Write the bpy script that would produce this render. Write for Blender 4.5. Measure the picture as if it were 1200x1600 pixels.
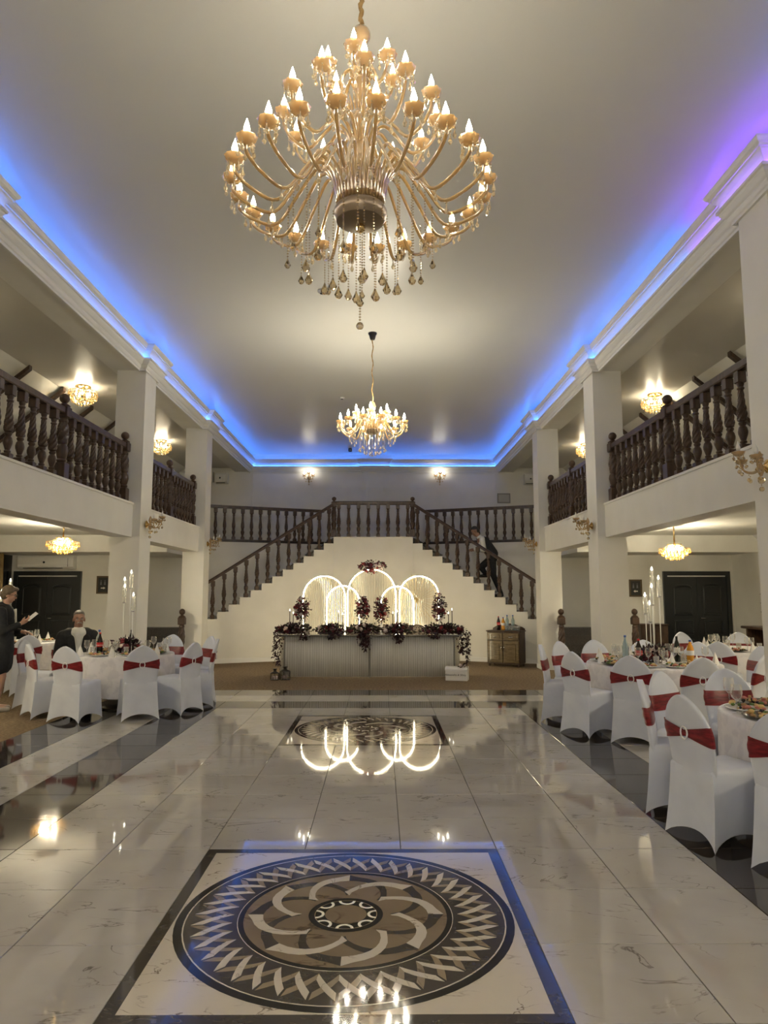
import bpy, bmesh, math, random
from mathutils import Vector, Matrix
R = math.radians
rnd = random.Random(7)
scene = bpy.context.scene
for o in list(bpy.data.objects):
    bpy.data.objects.remove(o, do_unlink=True)
COL = scene.collection

# ------------------------------------------------------------------ camera, world, exposure
cd = bpy.data.cameras.new('camera'); cam = bpy.data.objects.new('camera', cd); COL.objects.link(cam)
cd.sensor_fit = 'VERTICAL'; cd.sensor_height = 36.0; cd.lens = 1100 / 1600 * 36.0
cam.location = (0.17, 0.0, 1.6)
cam.rotation_euler = (R(90) + math.atan(125 / 1100), 0, -math.atan(6 / 1100))
cd.clip_start = 0.05; cd.clip_end = 100
scene.camera = cam
w = bpy.data.worlds.new('world'); scene.world = w; w.use_nodes = True
w.node_tree.nodes['Background'].inputs[0].default_value = (0.02, 0.02, 0.025, 1)
w.node_tree.nodes['Background'].inputs[1].default_value = 0.3
vs = scene.view_settings
vs.view_transform = 'Standard'; vs.look = 'None'; vs.gamma = 1.0; vs.use_curve_mapping = False
vs.exposure = 1.2
# light levels of the lamps (radiance of the glowing surfaces)
WARM = (1.0, 0.93, 0.75)
E_MAIN, E_SECOND, E_LAMP, E_LOW, E_SCONCE = 27.0, 135.0, 72.0, 720.0, 22.0
E_FILL = 300.0  # added chandelier behind the camera, set brighter as fill
E_LED, E_ARCH, E_FLAME = 9.0, 19.0, 5.0

# ------------------------------------------------------------------ materials
MATS = {}
def mat(name, col, rough=0.5, metal=0.0, spec=0.5, emit=None, estr=0.0, trans=0.0, coat=0.0, sheen=0.0, alpha=1.0, ior=1.45):
    m = bpy.data.materials.new(name); m.use_nodes = True
    b = m.node_tree.nodes['Principled BSDF']
    b.inputs['Base Color'].default_value = (*col, 1)
    b.inputs['Roughness'].default_value = rough
    b.inputs['Metallic'].default_value = metal
    b.inputs['Specular IOR Level'].default_value = spec
    b.inputs['IOR'].default_value = ior
    if trans: b.inputs['Transmission Weight'].default_value = trans
    if coat: b.inputs['Coat Weight'].default_value = coat; b.inputs['Coat Roughness'].default_value = 0.05
    if sheen: b.inputs['Sheen Weight'].default_value = sheen
    if emit:
        b.inputs['Emission Color'].default_value = (*emit, 1); b.inputs['Emission Strength'].default_value = estr
    MATS[name] = m
    return m
def nodes(m): return m.node_tree.nodes, m.node_tree.links
def noise_col(name, c1, c2, scale, rough=0.5, detail=4, lo=0.35, hi=0.65, bump=0.0, spec=0.5, rand=False, coord='Object', stretch=(1, 1, 1), coat=0.0):
    m = mat(name, c1, rough, spec=spec, coat=coat); N, L = nodes(m); b = N['Principled BSDF']
    tc = N.new('ShaderNodeTexCoord'); mp = N.new('ShaderNodeMapping'); mp.inputs['Scale'].default_value = stretch
    L.new(tc.outputs[coord], mp.inputs[0]); src = mp.outputs[0]
    if rand:
        oi = N.new('ShaderNodeObjectInfo'); mu = N.new('ShaderNodeMath'); mu.operation = 'MULTIPLY'; mu.inputs[1].default_value = 37.0
        L.new(oi.outputs['Random'], mu.inputs[0]); ad = N.new('ShaderNodeVectorMath'); ad.operation = 'ADD'
        L.new(src, ad.inputs[0]); L.new(mu.outputs[0], ad.inputs[1]); src = ad.outputs[0]
    nz = N.new('ShaderNodeTexNoise'); nz.inputs['Scale'].default_value = scale; nz.inputs['Detail'].default_value = detail
    L.new(src, nz.inputs['Vector'])
    rp = N.new('ShaderNodeValToRGB'); rp.color_ramp.elements[0].position = lo; rp.color_ramp.elements[1].position = hi
    rp.color_ramp.elements[0].color = (*c1, 1); rp.color_ramp.elements[1].color = (*c2, 1)
    L.new(nz.outputs['Fac'], rp.inputs[0]); L.new(rp.outputs[0], b.inputs['Base Color'])
    if bump:
        bp = N.new('ShaderNodeBump'); bp.inputs['Strength'].default_value = bump; bp.inputs['Distance'].default_value = 0.01
        L.new(nz.outputs['Fac'], bp.inputs['Height']); L.new(bp.outputs[0], b.inputs['Normal'])
    return m
def marble(name, base, cloud, vein, vscale=2.6, rough=0.04, width=0.012, vamt=1.0):
    """polished stone: soft clouds and thin broken veins, different on every piece"""
    m = mat(name, base, rough, ior=1.62); N, L = nodes(m); b = N['Principled BSDF']
    tc = N.new('ShaderNodeTexCoord'); oi = N.new('ShaderNodeObjectInfo')
    mu = N.new('ShaderNodeMath'); mu.operation = 'MULTIPLY'; mu.inputs[1].default_value = 53.0
    L.new(oi.outputs['Random'], mu.inputs[0]); ad = N.new('ShaderNodeVectorMath'); ad.operation = 'ADD'
    L.new(tc.outputs['Object'], ad.inputs[0]); L.new(mu.outputs[0], ad.inputs[1])
    n1 = N.new('ShaderNodeTexNoise'); n1.inputs['Scale'].default_value = 2.2; n1.inputs['Detail'].default_value = 3
    L.new(ad.outputs[0], n1.inputs['Vector'])
    mx = N.new('ShaderNodeMix'); mx.data_type = 'RGBA'; mx.inputs['A'].default_value = (*base, 1); mx.inputs['B'].default_value = (*cloud, 1)
    L.new(n1.outputs['Fac'], mx.inputs['Factor'])
    mp = N.new('ShaderNodeMapping'); mp.inputs['Scale'].default_value = (1, 2.2, 1); mp.inputs['Rotation'].default_value = (0, 0, 0.5)
    L.new(ad.outputs[0], mp.inputs[0])
    n2 = N.new('ShaderNodeTexNoise'); n2.inputs['Scale'].default_value = vscale; n2.inputs['Detail'].default_value = 7; n2.inputs['Distortion'].default_value = 0.8
    L.new(mp.outputs[0], n2.inputs['Vector'])
    su = N.new('ShaderNodeMath'); su.operation = 'SUBTRACT'; su.inputs[1].default_value = 0.5; L.new(n2.outputs['Fac'], su.inputs[0])
    ab = N.new('ShaderNodeMath'); ab.operation = 'ABSOLUTE'; L.new(su.outputs[0], ab.inputs[0])
    rp = N.new('ShaderNodeValToRGB'); rp.color_ramp.elements[0].position = 0.0; rp.color_ramp.elements[0].color = (1, 1, 1, 1)
    rp.color_ramp.elements[1].position = width; rp.color_ramp.elements[1].color = (0, 0, 0, 1)
    L.new(ab.outputs[0], rp.inputs[0])
    n3 = N.new('ShaderNodeTexNoise'); n3.inputs['Scale'].default_value = 5.0; L.new(ad.outputs[0], n3.inputs['Vector'])
    r3 = N.new('ShaderNodeValToRGB'); r3.color_ramp.elements[0].position = 0.48; r3.color_ramp.elements[1].position = 0.62
    L.new(n3.outputs['Fac'], r3.inputs[0])
    mm = N.new('ShaderNodeMath'); mm.operation = 'MULTIPLY'; L.new(rp.outputs[0], mm.inputs[0]); L.new(r3.outputs[0], mm.inputs[1])
    m2 = N.new('ShaderNodeMath'); m2.operation = 'MULTIPLY'; m2.inputs[1].default_value = vamt; L.new(mm.outputs[0], m2.inputs[0])
    my = N.new('ShaderNodeMix'); my.data_type = 'RGBA'; my.inputs['B'].default_value = (*vein, 1)
    L.new(mx.outputs['Result'], my.inputs['A']); L.new(m2.outputs[0], my.inputs['Factor']); L.new(my.outputs['Result'], b.inputs['Base Color'])
    return m
def shell_glass(name, col, gloss=0.25, rough=0.03, transl=0.35, tcol=None, clear=0.4):
    """thin decorative glass: part clear, part glowing-through, part mirror"""
    m = bpy.data.materials.new(name); m.use_nodes = True; N, L = nodes(m)
    for n in list(N):
        if n.type == 'BSDF_PRINCIPLED': N.remove(n)
    out = [n for n in N if n.type == 'OUTPUT_MATERIAL'][0]
    tr = N.new('ShaderNodeBsdfTransparent'); tr.inputs[0].default_value = (*(tcol or col), 1)
    tl = N.new('ShaderNodeBsdfTranslucent'); tl.inputs[0].default_value = (*col, 1)
    df = N.new('ShaderNodeBsdfDiffuse'); df.inputs[0].default_value = (*col, 1)
    gl = N.new('ShaderNodeBsdfGlossy'); gl.inputs['Roughness'].default_value = rough; gl.inputs[0].default_value = (1, 0.97, 0.9, 1)
    a = N.new('ShaderNodeMixShader'); a.inputs[0].default_value = 0.5; L.new(tl.outputs[0], a.inputs[1]); L.new(df.outputs[0], a.inputs[2])
    c = N.new('ShaderNodeMixShader'); c.inputs[0].default_value = transl; L.new(tr.outputs[0], c.inputs[1]); L.new(a.outputs[0], c.inputs[2])
    lw = N.new('ShaderNodeLayerWeight'); lw.inputs[0].default_value = gloss
    d = N.new('ShaderNodeMixShader'); L.new(lw.outputs['Facing'], d.inputs[0]); L.new(c.outputs[0], d.inputs[1]); L.new(gl.outputs[0], d.inputs[2])
    L.new(d.outputs[0], out.inputs[0]); MATS[name] = m
    return m

WALL = noise_col('wall_paint', (0.70, 0.68, 0.62), (0.73, 0.71, 0.65), 3, 0.55, bump=0.02)
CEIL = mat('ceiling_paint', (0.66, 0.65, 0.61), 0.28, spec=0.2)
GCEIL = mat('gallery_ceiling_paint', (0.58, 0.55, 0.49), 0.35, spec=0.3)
TRIM = mat('trim_plaster', (0.74, 0.73, 0.70), 0.5)
GROUT = mat('grout', (0.10, 0.09, 0.08), 0.8)
TILE = marble('white_marble_tile', (0.55, 0.52, 0.475), (0.39, 0.365, 0.33), (0.10, 0.085, 0.07), 2.4, 0.035, 0.010, 0.8)
DARKTILE = marble('dark_marble_tile', (0.022, 0.018, 0.016), (0.075, 0.06, 0.05), (0.14, 0.12, 0.10), 9.0, 0.05, 0.03, 0.8)
CREAM = marble('cream_marble', (0.68, 0.62, 0.52), (0.60, 0.54, 0.45), (0.10, 0.055, 0.03), 3.4, 0.05, 0.012, 1.0)
TAN = marble('tan_stone', (0.36, 0.29, 0.20), (0.26, 0.20, 0.135), (0.12, 0.08, 0.05), 4.0, 0.08, 0.02)
BROWN = marble('brown_stone', (0.31, 0.235, 0.15), (0.17, 0.125, 0.08), (0.08, 0.05, 0.03), 3.0, 0.07, 0.03)
BLACK = mat('black_stone', (0.012, 0.011, 0.011), 0.06)
CARPET = noise_col('carpet', (0.12, 0.085, 0.052), (0.27, 0.20, 0.125), 28, 0.95, 6, 0.3, 0.7, 0.6, 0.1)
WOOD = noise_col('dark_wood', (0.032, 0.018, 0.012), (0.082, 0.046, 0.028), 9, 0.36, 5, 0.3, 0.7, 0.04, stretch=(3, 3, 0.6))
STEP = noise_col('step_granite', (0.022, 0.019, 0.018), (0.06, 0.052, 0.048), 60, 0.25)
DOOR = mat('black_door_paint', (0.016, 0.018, 0.019), 0.28)
COVER = noise_col('stretch_cover', (0.63, 0.66, 0.75), (0.69, 0.72, 0.80), 5, 0.62, spec=0.3, bump=0.0)
SASH = noise_col('burgundy_satin', (0.11, 0.006, 0.010), (0.25, 0.016, 0.022), 14, 0.30, 3, 0.35, 0.65, 0.15, stretch=(1, 1, 5))
RING = mat('white_buckle', (0.85, 0.85, 0.85), 0.25)
CLOTH = noise_col('damask_cloth', (0.70, 0.68, 0.69), (0.78, 0.76, 0.76), 10, 0.5, 5, 0.46, 0.54, 0.1, 0.35)
GOLDG = shell_glass('champagne_glass', (0.62, 0.44, 0.21), 0.45, 0.04, 0.80, (0.92, 0.78, 0.54))
CUPG = shell_glass('champagne_cup_glass', (0.60, 0.42, 0.22), 0.40, 0.05, 0.80, (0.92, 0.80, 0.58))
CRYS = shell_glass('crystal', (0.90, 0.78, 0.55), 0.45, 0.02, 0.45, (0.95, 0.9, 0.8))
CRYSU = shell_glass('amber_lamp_crystal', (0.62, 0.48, 0.26), 0.5, 0.02, 0.6, (0.92, 0.82, 0.62))
CRYSL = shell_glass('deep_amber_crystal', (0.34, 0.23, 0.09), 0.5, 0.02, 0.75, (0.80, 0.62, 0.34))
SMOKE = mat('smoky_crystal', (0.86, 0.70, 0.44), 0.0, trans=1.0, ior=1.5)
CLEAR = shell_glass('clear_glass', (0.9, 0.92, 0.92), 0.35, 0.02, 0.10, (0.97, 0.98, 0.98))
BRASS = mat('brass', (0.80, 0.58, 0.26), 0.2, 1.0)
CHROME = mat('chrome', (0.75, 0.75, 0.75), 0.12, 1.0)
DARKMET = mat('dark_metal', (0.05, 0.045, 0.04), 0.3, 0.8)
ROPE = noise_col('fabric_chain_sleeve', (0.30, 0.17, 0.06), (0.50, 0.32, 0.13), 40, 0.6)
PORC = mat('candle_porcelain', (0.85, 0.80, 0.70), 0.4)
UNLIT = mat('unlit_bulb', (0.80, 0.78, 0.72), 0.15)
PLASTIC = mat('white_plastic', (0.74, 0.73, 0.69), 0.4)
BLKPLAS = mat('black_plastic', (0.02, 0.02, 0.02), 0.35)
def bulbmat(name, e, c=WARM): return mat(name, (1, 0.95, 0.85), 0.3, emit=c, estr=e)
B_MAIN = bulbmat('bulb_main', E_MAIN); B_SEC = bulbmat('bulb_second', E_SECOND); B_LAMP = bulbmat('bulb_lamp', E_LAMP, (1.0, 0.89, 0.64)); B_LOW = bulbmat('bulb_low_lamp', E_LOW, (1.0, 0.90, 0.66))
B_FILL = bulbmat('bulb_back_fill', E_FILL); B_SC = bulbmat('bulb_sconce', E_SCONCE)
LEDB = mat('led_blue', (0.1, 0.2, 0.6), emit=(0.05, 0.22, 1.0), estr=E_LED)
LEDV = mat('led_violet', (0.3, 0.1, 0.6), emit=(0.24, 0.10, 1.0), estr=E_LED)
ARCHL = mat('arch_led', (1, 1, 0.9), emit=(1.0, 0.86, 0.56), estr=E_ARCH)
FLAME = mat('led_flame', (1, 1, 0.9), emit=(1.0, 0.93, 0.75), estr=E_FLAME)
SKIN = noise_col('skin', (0.42, 0.24, 0.17), (0.47, 0.28, 0.20), 12, 0.5)
SKIN2 = noise_col('tanned_skin', (0.27, 0.145, 0.10), (0.33, 0.185, 0.13), 12, 0.5)
SUIT = noise_col('black_wool', (0.008, 0.009, 0.011), (0.014, 0.015, 0.018), 30, 0.75)
SHIRT = noise_col('white_shirt', (0.68, 0.68, 0.62), (0.74, 0.74, 0.70), 20, 0.6)
HAIRB = noise_col('brown_hair', (0.07, 0.05, 0.03), (0.14, 0.10, 0.06), 40, 0.5, stretch=(1, 1, 4))
HAIRD = noise_col('dark_hair', (0.012, 0.010, 0.009), (0.03, 0.025, 0.02), 40, 0.5)
HAIRG = noise_col('grey_hair', (0.10, 0.085, 0.07), (0.22, 0.20, 0.17), 40, 0.6)
LEATH = mat('black_leather', (0.012, 0.012, 0.012), 0.35)
LEAF = noise_col('burgundy_leaf', (0.014, 0.005, 0.010), (0.050, 0.012, 0.018), 9, 0.5)
LEAFG = noise_col('dark_green_leaf', (0.018, 0.024, 0.012), (0.05, 0.06, 0.025), 9, 0.5)
ROSED = noise_col('dark_rose', (0.05, 0.008, 0.014), (0.12, 0.015, 0.025), 30, 0.55)
ROSER = noise_col('red_rose', (0.15, 0.010, 0.014), (0.26, 0.025, 0.025), 30, 0.55)
ROSEP = noise_col('pale_rose', (0.50, 0.40, 0.38), (0.64, 0.55, 0.52), 30, 0.55)

# ------------------------------------------------------------------ mesh builder
class MB:
    def __init__(s): s.v = []; s.f = []; s.mi = []; s.cur = 0
    def _add(s, vs, fs):
        o = len(s.v); s.v += [tuple(p) for p in vs]; s.f += [tuple(i + o for i in f) for f in fs]; s.mi += [s.cur] * len(fs); return s
    def box(s, x0, x1, y0, y1, z0, z1, mx=None):
        vs = [Vector((x, y, z)) for z in (z0, z1) for y in (y0, y1) for x in (x0, x1)]
        if mx is not None: vs = [mx @ p for p in vs]
        return s._add(vs, [(0, 2, 3, 1), (4, 5, 7, 6), (0, 1, 5, 4), (2, 6, 7, 3), (0, 4, 6, 2), (1, 3, 7, 5)])
    def bbox(s, cx, cy, z0, wx, wy, h, b=0.01, mx=None):
        """box with chamfered upright and top edges"""
        b = min(b, wx / 2.1, wy / 2.1, h / 2.1); rings = []
        for z, d in ((z0, b), (z0 + b, 0), (z0 + h - b, 0), (z0 + h, b)):
            hx, hy = wx / 2 - d, wy / 2 - d; c = b * 0.6 if d == 0 else b * 0.3
            rings.append([(cx + x, cy + y, z) for x, y in ((-hx + c, -hy), (hx - c, -hy), (hx, -hy + c), (hx, hy - c), (hx - c, hy), (-hx + c, hy), (-hx, hy - c), (-hx, -hy + c))])
        return s.loft(rings, True, True, mx)
    def loft(s, rings, cap0=False, cap1=False, mx=None, closed=True):
        n = len(rings[0]); vs = [Vector(p) for r in rings for p in r]
        if mx is not None: vs = [mx @ p for p in vs]
        fs = []
        m = n if closed else n - 1
        for i in range(len(rings) - 1):
            for j in range(m):
                k = (j + 1) % n; fs.append((i * n + j, i * n + k, (i + 1) * n + k, (i + 1) * n + j))
        if cap0: fs.append(tuple(range(n - 1, -1, -1)))
        if cap1: fs.append(tuple(range((len(rings) - 1) * n, len(rings) * n)))
        return s._add(vs, fs)
    def lathe(s, prof, seg=16, mx=None, lobes=0, amp=0.0, twist=0.0, cap=True):
        rings = []
        for i, p in enumerate(prof):
            r, z = p[0], p[1]; a = amp * (p[2] if len(p) > 2 else 1.0)
            rings.append([(r * (1 + a * math.cos(lobes * t + twist * z)) * math.cos(t), r * (1 + a * math.cos(lobes * t + twist * z)) * math.sin(t), z) for t in (2 * math.pi * j / seg for j in range(seg))])
        return s.loft(rings, cap, cap, mx)
    def tube(s, pts, rad, seg=8, cap=True, mx=None):
        pts = [Vector(p) for p in pts]; n = len(pts)
        rad = rad if isinstance(rad, (list, tuple)) else [rad] * n
        rings = []; prev = None
        for i in range(n):
            t = (pts[min(i + 1, n - 1)] - pts[max(i - 1, 0)]).normalized()
            if prev is None:
                a = Vector((0, 0, 1)) if abs(t.z) < 0.9 else Vector((1, 0, 0)); u = t.cross(a).normalized()
            else:
                u = (prev - t * prev.dot(t)); u = u.normalized() if u.length > 1e-6 else t.orthogonal().normalized()
            prev = u; v = t.cross(u)
            rings.append([pts[i] + (u * math.cos(q) + v * math.sin(q)) * rad[i] for q in (2 * math.pi * j / seg for j in range(seg))])
        return s.loft(rings, cap, cap, mx)
    def ell(s, c, r, seg=12, rings=8, mx=None):
        c = Vector(c); r = (r, r, r) if not isinstance(r, (list, tuple)) else r
        rs = []
        for i in range(rings + 1):
            ph = -math.pi / 2 + math.pi * i / rings; cr = max(math.cos(ph), 0.02)
            rs.append([(c.x + r[0] * cr * math.cos(t), c.y + r[1] * cr * math.sin(t), c.z + r[2] * math.sin(ph)) for t in (2 * math.pi * j / seg for j in range(seg))])
        return s.loft(rs, True, True, mx)
    def prism(s, poly, z0, z1, mx=None):
        n = len(poly); return s.loft([[(p[0], p[1], z0) for p in poly], [(p[0], p[1], z1) for p in poly]], True, True, mx)
    def sweep(s, path, prof, closed=False):
        """path: plan points, profile (inset to the right of travel, height)"""
        n = len(path); P = [Vector((p[0], p[1])) for p in path]; offs = []
        for i in range(n):
            a = P[i - 1] if (i > 0 or closed) else None; c = P[(i + 1) % n] if (i < n - 1 or closed) else None
            d1 = (P[i] - a).normalized() if a is not None else None; d2 = (c - P[i]).normalized() if c is not None else None
            d1 = d1 or d2; d2 = d2 or d1
            n1 = Vector((d1.y, -d1.x)); n2 = Vector((d2.y, -d2.x)); m = n1 + n2
            offs.append(m / max(m.dot(n1), 0.2))
        rings = [[(P[i].x + offs[i].x * p, P[i].y + offs[i].y * p, z) for p, z in prof] for i in range(n)]
        if closed: rings.append(rings[0])
        return s.loft(rings, not closed, not closed)
    def build(s, name, m, parent=None, smooth=False, loc=None, rot=None, label=None):
        me = bpy.data.meshes.new(name); me.from_pydata(s.v, [], s.f)
        for k in (m if isinstance(m, (list, tuple)) else [m]): me.materials.append(k)
        if any(s.mi): me.polygons.foreach_set('material_index', s.mi)
        bm = bmesh.new(); bm.from_mesh(me); bmesh.ops.recalc_face_normals(bm, faces=bm.faces); bm.to_mesh(me); bm.free()
        if smooth: me.polygons.foreach_set('use_smooth', [True] * len(me.polygons))
        return link(name, me, parent, loc, rot, label)
def link(name, me, parent=None, loc=None, rot=None, label=None):
    o = bpy.data.objects.new(name, me); COL.objects.link(o)
    if parent is not None: o.parent = parent
    if loc is not None: o.location = loc
    if rot is not None: o.rotation_euler = rot if isinstance(rot, (tuple, list)) else (0, 0, rot)
    if label: o['label'] = label
    return o
def autosmooth(o, ang=40):
    me = o.data; me.polygons.foreach_set('use_smooth', [True] * len(me.polygons))
    bm = bmesh.new(); bm.from_mesh(me)
    for e in bm.edges:
        if len(e.link_faces) == 2 and e.calc_face_angle(0) > R(ang): e.smooth = False
    bm.to_mesh(me); bm.free(); return o
def tag(o, label=None, cat=None, group=None, kind=None):
    if label: o['label'] = label
    if cat: o['category'] = cat
    if group: o['group'] = group
    if kind: o['kind'] = kind
    return o
def thing(name, label, cat, loc=(0, 0, 0), rot=0, group=None):
    o = bpy.data.objects.new(name, None); COL.objects.link(o); o.location = loc; o.empty_display_size = 0.1
    o.rotation_euler = rot if isinstance(rot, (tuple, list)) else (0, 0, rot)
    return tag(o, label, cat, group)
def struct(o, label=None): return tag(o, label, None, None, 'structure')
KIDS = {}
def copy_tree(o, parent=None):
    c = o.copy(); COL.objects.link(c); c.parent = parent
    for ch in o.children: copy_tree(ch, c)
    return c
def dup(o, loc, rot=None, label=None, group=None):
    c = copy_tree(o); c.location = loc
    if rot is not None: c.rotation_euler = rot if isinstance(rot, (tuple, list)) else (0, 0, rot)
    if label: c['label'] = label
    if group: c['group'] = group
    return c
def bez(p, n):
    """smooth curve through points (Catmull-Rom)"""
    P = [Vector(q) for q in p]; P = [2 * P[0] - P[1]] + P + [2 * P[-1] - P[-2]]; out = []
    for i in range(1, len(P) - 2):
        for k in range(n):
            t = k / n; a, b, c, d = P[i - 1], P[i], P[i + 1], P[i + 2]
            out.append(0.5 * ((2 * b) + (c - a) * t + (2 * a - 5 * b + 4 * c - d) * t * t + (3 * b - a - 3 * c + d) * t ** 3))
    return out + [P[-2]]
def RZ(a): return Matrix.Rotation(a, 4, 'Z')
def T(x, y, z): return Matrix.Translation((x, y, z))
# ================================================================== STRUCTURE
HX, BX, FXX = 3.53, 3.63, 3.65          # column face, beam face, balcony face (half widths)
YB, YF = -9.0, 20.3                     # wall behind the camera, far wall
SX = 8.42                               # side walls
COLS = [(-4.3, -3.8), (0.7, 1.2), (5.75, 6.24), (10.82, 11.33), (14.80, 15.27)]
GZ = 2.97                               # gallery floor
# --- floor: bed, tiles, medallions, carpet
floor = struct(MB().box(-3.9, 3.9, YB, 11.82, -0.10, -0.013).build('floor', GROUT), 'polished marble dance floor')
def tile_mesh(m):
    o = MB().bbox(0, 0, -0.012, 0.5950, 0.5950, 0.012, 0.0014).build('tile', m, floor); return o
tw = tile_mesh(TILE); td = tile_mesh(DARKTILE); first = {id(tw): True, id(td): True}
GY0 = 2.82
def put_tile(src, x, y):
    if first[id(src)]: o = src; first[id(src)] = False
    else: o = src.copy(); COL.objects.link(o); o.parent = floor
    o.location = (x, y, 0.0)
    o.rotation_euler = (rnd.uniform(-.0011, .0011), rnd.uniform(-.0008, .0008), math.pi / 2 * rnd.choice((0, 2)))
for j in range(-4, 15):
    y = GY0 + 0.6 * j + 0.3
    for i in range(13):
        x = -3.9 + 0.6 * i + 0.3
        ring = min(i, 12 - i, 14 - j)
        if ring >= 3 and 5 <= i <= 7 and (0 <= j <= 2 or 8 <= j <= 10): continue
        put_tile(td if ring in (0, 2) else tw, x, y)
MB().box(-3.9, 3.9, YB, GY0 - 2.4, -0.012, -0.001).build('tile_field', TILE, floor)
def polar(r, a): return (r * math.cos(a), r * math.sin(a))
def ringpoly(mb, r0, r1, z0, z1, seg=72):
    A = [[(r * math.cos(t), r * math.sin(t), z) for t in (2 * math.pi * j / seg for j in range(seg))] for r, z in ((r0, z0), (r0, z1), (r1, z1), (r1, z0))]
    return mb.loft(A + [A[0]])
def medallion(cy):
    m = MB().box(-.8985, .8985, -.8985, .8985, -0.012, 0.0).build('medallion', CREAM, floor, loc=(0, cy, 0.0), label='square cream marble medallion with a round inlay')
    for k in range(4):
        mx = RZ(k * math.pi / 2)
        MB().prism([(-.8985, -.8985), (.8985, -.8985), (.838, -.838), (-.838, -.838)], -.01, .0006, mx).build('border_strip', DARKTILE, m)
    MB().prism([polar(.785, 2 * math.pi * j / 72) for j in range(72)], -.01, .0004).build('dark_field', DARKTILE, m)
    ringpoly(MB(), .79, .83, -.01, .0010).build('black_ring', BLACK, m)
    ringpoly(MB(), .783, .790, -.01, .0012).build('white_line', CREAM, m)
    MB().prism([polar(.503, 2 * math.pi * j / 64) for j in range(64)], -.01, .0006).build('brown_disc', BROWN, m)
    ringpoly(MB(), .503, .53, -.01, .0010).build('black_ring', BLACK, m)
    ringpoly(MB(), .529, .533, -.01, .0013).build('white_line', CREAM, m)
    n = 40; da = 2 * math.pi / n
    def band(sgn, z):
        q = []
        for i in range(5):
            t = i / 4; q.append(polar(.562 + .188 * t - .028 + .028 * (t), sgn * da * .95 * t))
        lo = [polar(.556 + .140 * t, sgn * da * .95 * t) for t in (0, .25, .5, .75, 1)]
        hi = [polar(.612 + .140 * t, sgn * da * .95 * t) for t in (0, .25, .5, .75, 1)]
        lo[0] = hi[0] = None
        poly = [polar(.556, 0)] + [p for p in lo if p] + [polar(.752, sgn * da * .95)] + [p for p in reversed(hi) if p] + [polar(.602, 0)]
        return MB().prism(poly if sgn > 0 else poly[::-1], -.01, z)
    wb = band(1, .0016).build('white_inlay', CREAM, m); tb = band(-1, .0011).build('tan_inlay', TAN, m)
    for k in range(1, n):
        for s in (wb, tb):
            c = s.copy(); COL.objects.link(c); c.parent = m; c.rotation_euler = (0, 0, k * da)
    def ribbon(sgn, z):
        pts = []
        for i in range(9):
            t = i / 8; a = sgn * R(46) * (t ** 0.9); r = .44 - .195 * t + .045 * math.sin(math.pi * t)
            pts.append((a, r))
        up = [polar(r + .028, a) for a, r in pts]; dn = [polar(r - .026, a) for a, r in pts]
        up[0] = polar(.488, 0); dn[0] = polar(.412, 0); up[-1] = polar(.268, sgn * R(49)); dn[-1] = polar(.222, sgn * R(43))
        poly = up + dn[::-1]
        return MB().prism(poly if sgn < 0 else poly[::-1], -.01, z)
    w2 = ribbon(1, .0017).build('white_ribbon', CREAM, m); d2 = ribbon(-1, .0012).build('dark_ribbon', DARKTILE, m)
    for k in range(8):
        for s in (w2, d2):
            c = s if k == 0 else s.copy()
            if k: COL.objects.link(c); c.parent = m
            c.rotation_euler = (0, 0, k * math.pi / 4 - math.pi / 2)
    MB().prism([polar(.185, 2 * math.pi * j / 48) for j in range(48)], -.01, .0019).build('black_disc', BLACK, m)
    ringpoly(MB(), .152, .156, -.01, .0022, 48).build('tan_line', TAN, m)
    MB().prism([polar(.104, 2 * math.pi * j / 40) for j in range(40)], -.01, .0022).build('brown_centre', BROWN, m)
    sc = MB()
    arc = [R(90 + 180 * i / 10) for i in range(11)]
    poly = [(.150 + .044 * math.cos(a), .044 * math.sin(a)) for a in arc] + [(.150 + .030 * math.cos(a), .030 * math.sin(a)) for a in reversed(arc)]
    sc = sc.prism(poly[::-1], -.01, .0024).build('scallop', PORC, m)
    for k in range(1, 8):
        c = sc.copy(); COL.objects.link(c); c.parent = m; c.rotation_euler = (0, 0, k * math.pi / 4)
    return m
medallion(GY0 + 0.9); medallion(GY0 + 5.7)
cp = MB()
cp.box(-SX, -3.903, YB, 11.82, -0.1, 0.0); cp.box(3.903, SX, YB, 11.82, -0.1, 0.0); cp.box(-SX, SX, 11.823, YF, -0.1, 0.0)
struct(cp.build('floor_carpet', CARPET), 'brown patterned carpet round the dance floor')

# --- columns
for i, (y0, y1) in enumerate(COLS):
    for s in (-1, 1):
        a, b = sorted((s * HX, s * (HX + .45)))
        m = MB().box(a, b, y0, y1, 0.0, 5.10)
        o = struct(m.build('column', WALL), 'square white column')
        k = MB().box(a - .015, b + .015, y0 - .015, y1 + .015, 0.0, .09).build('plinth', TRIM, o)
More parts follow.
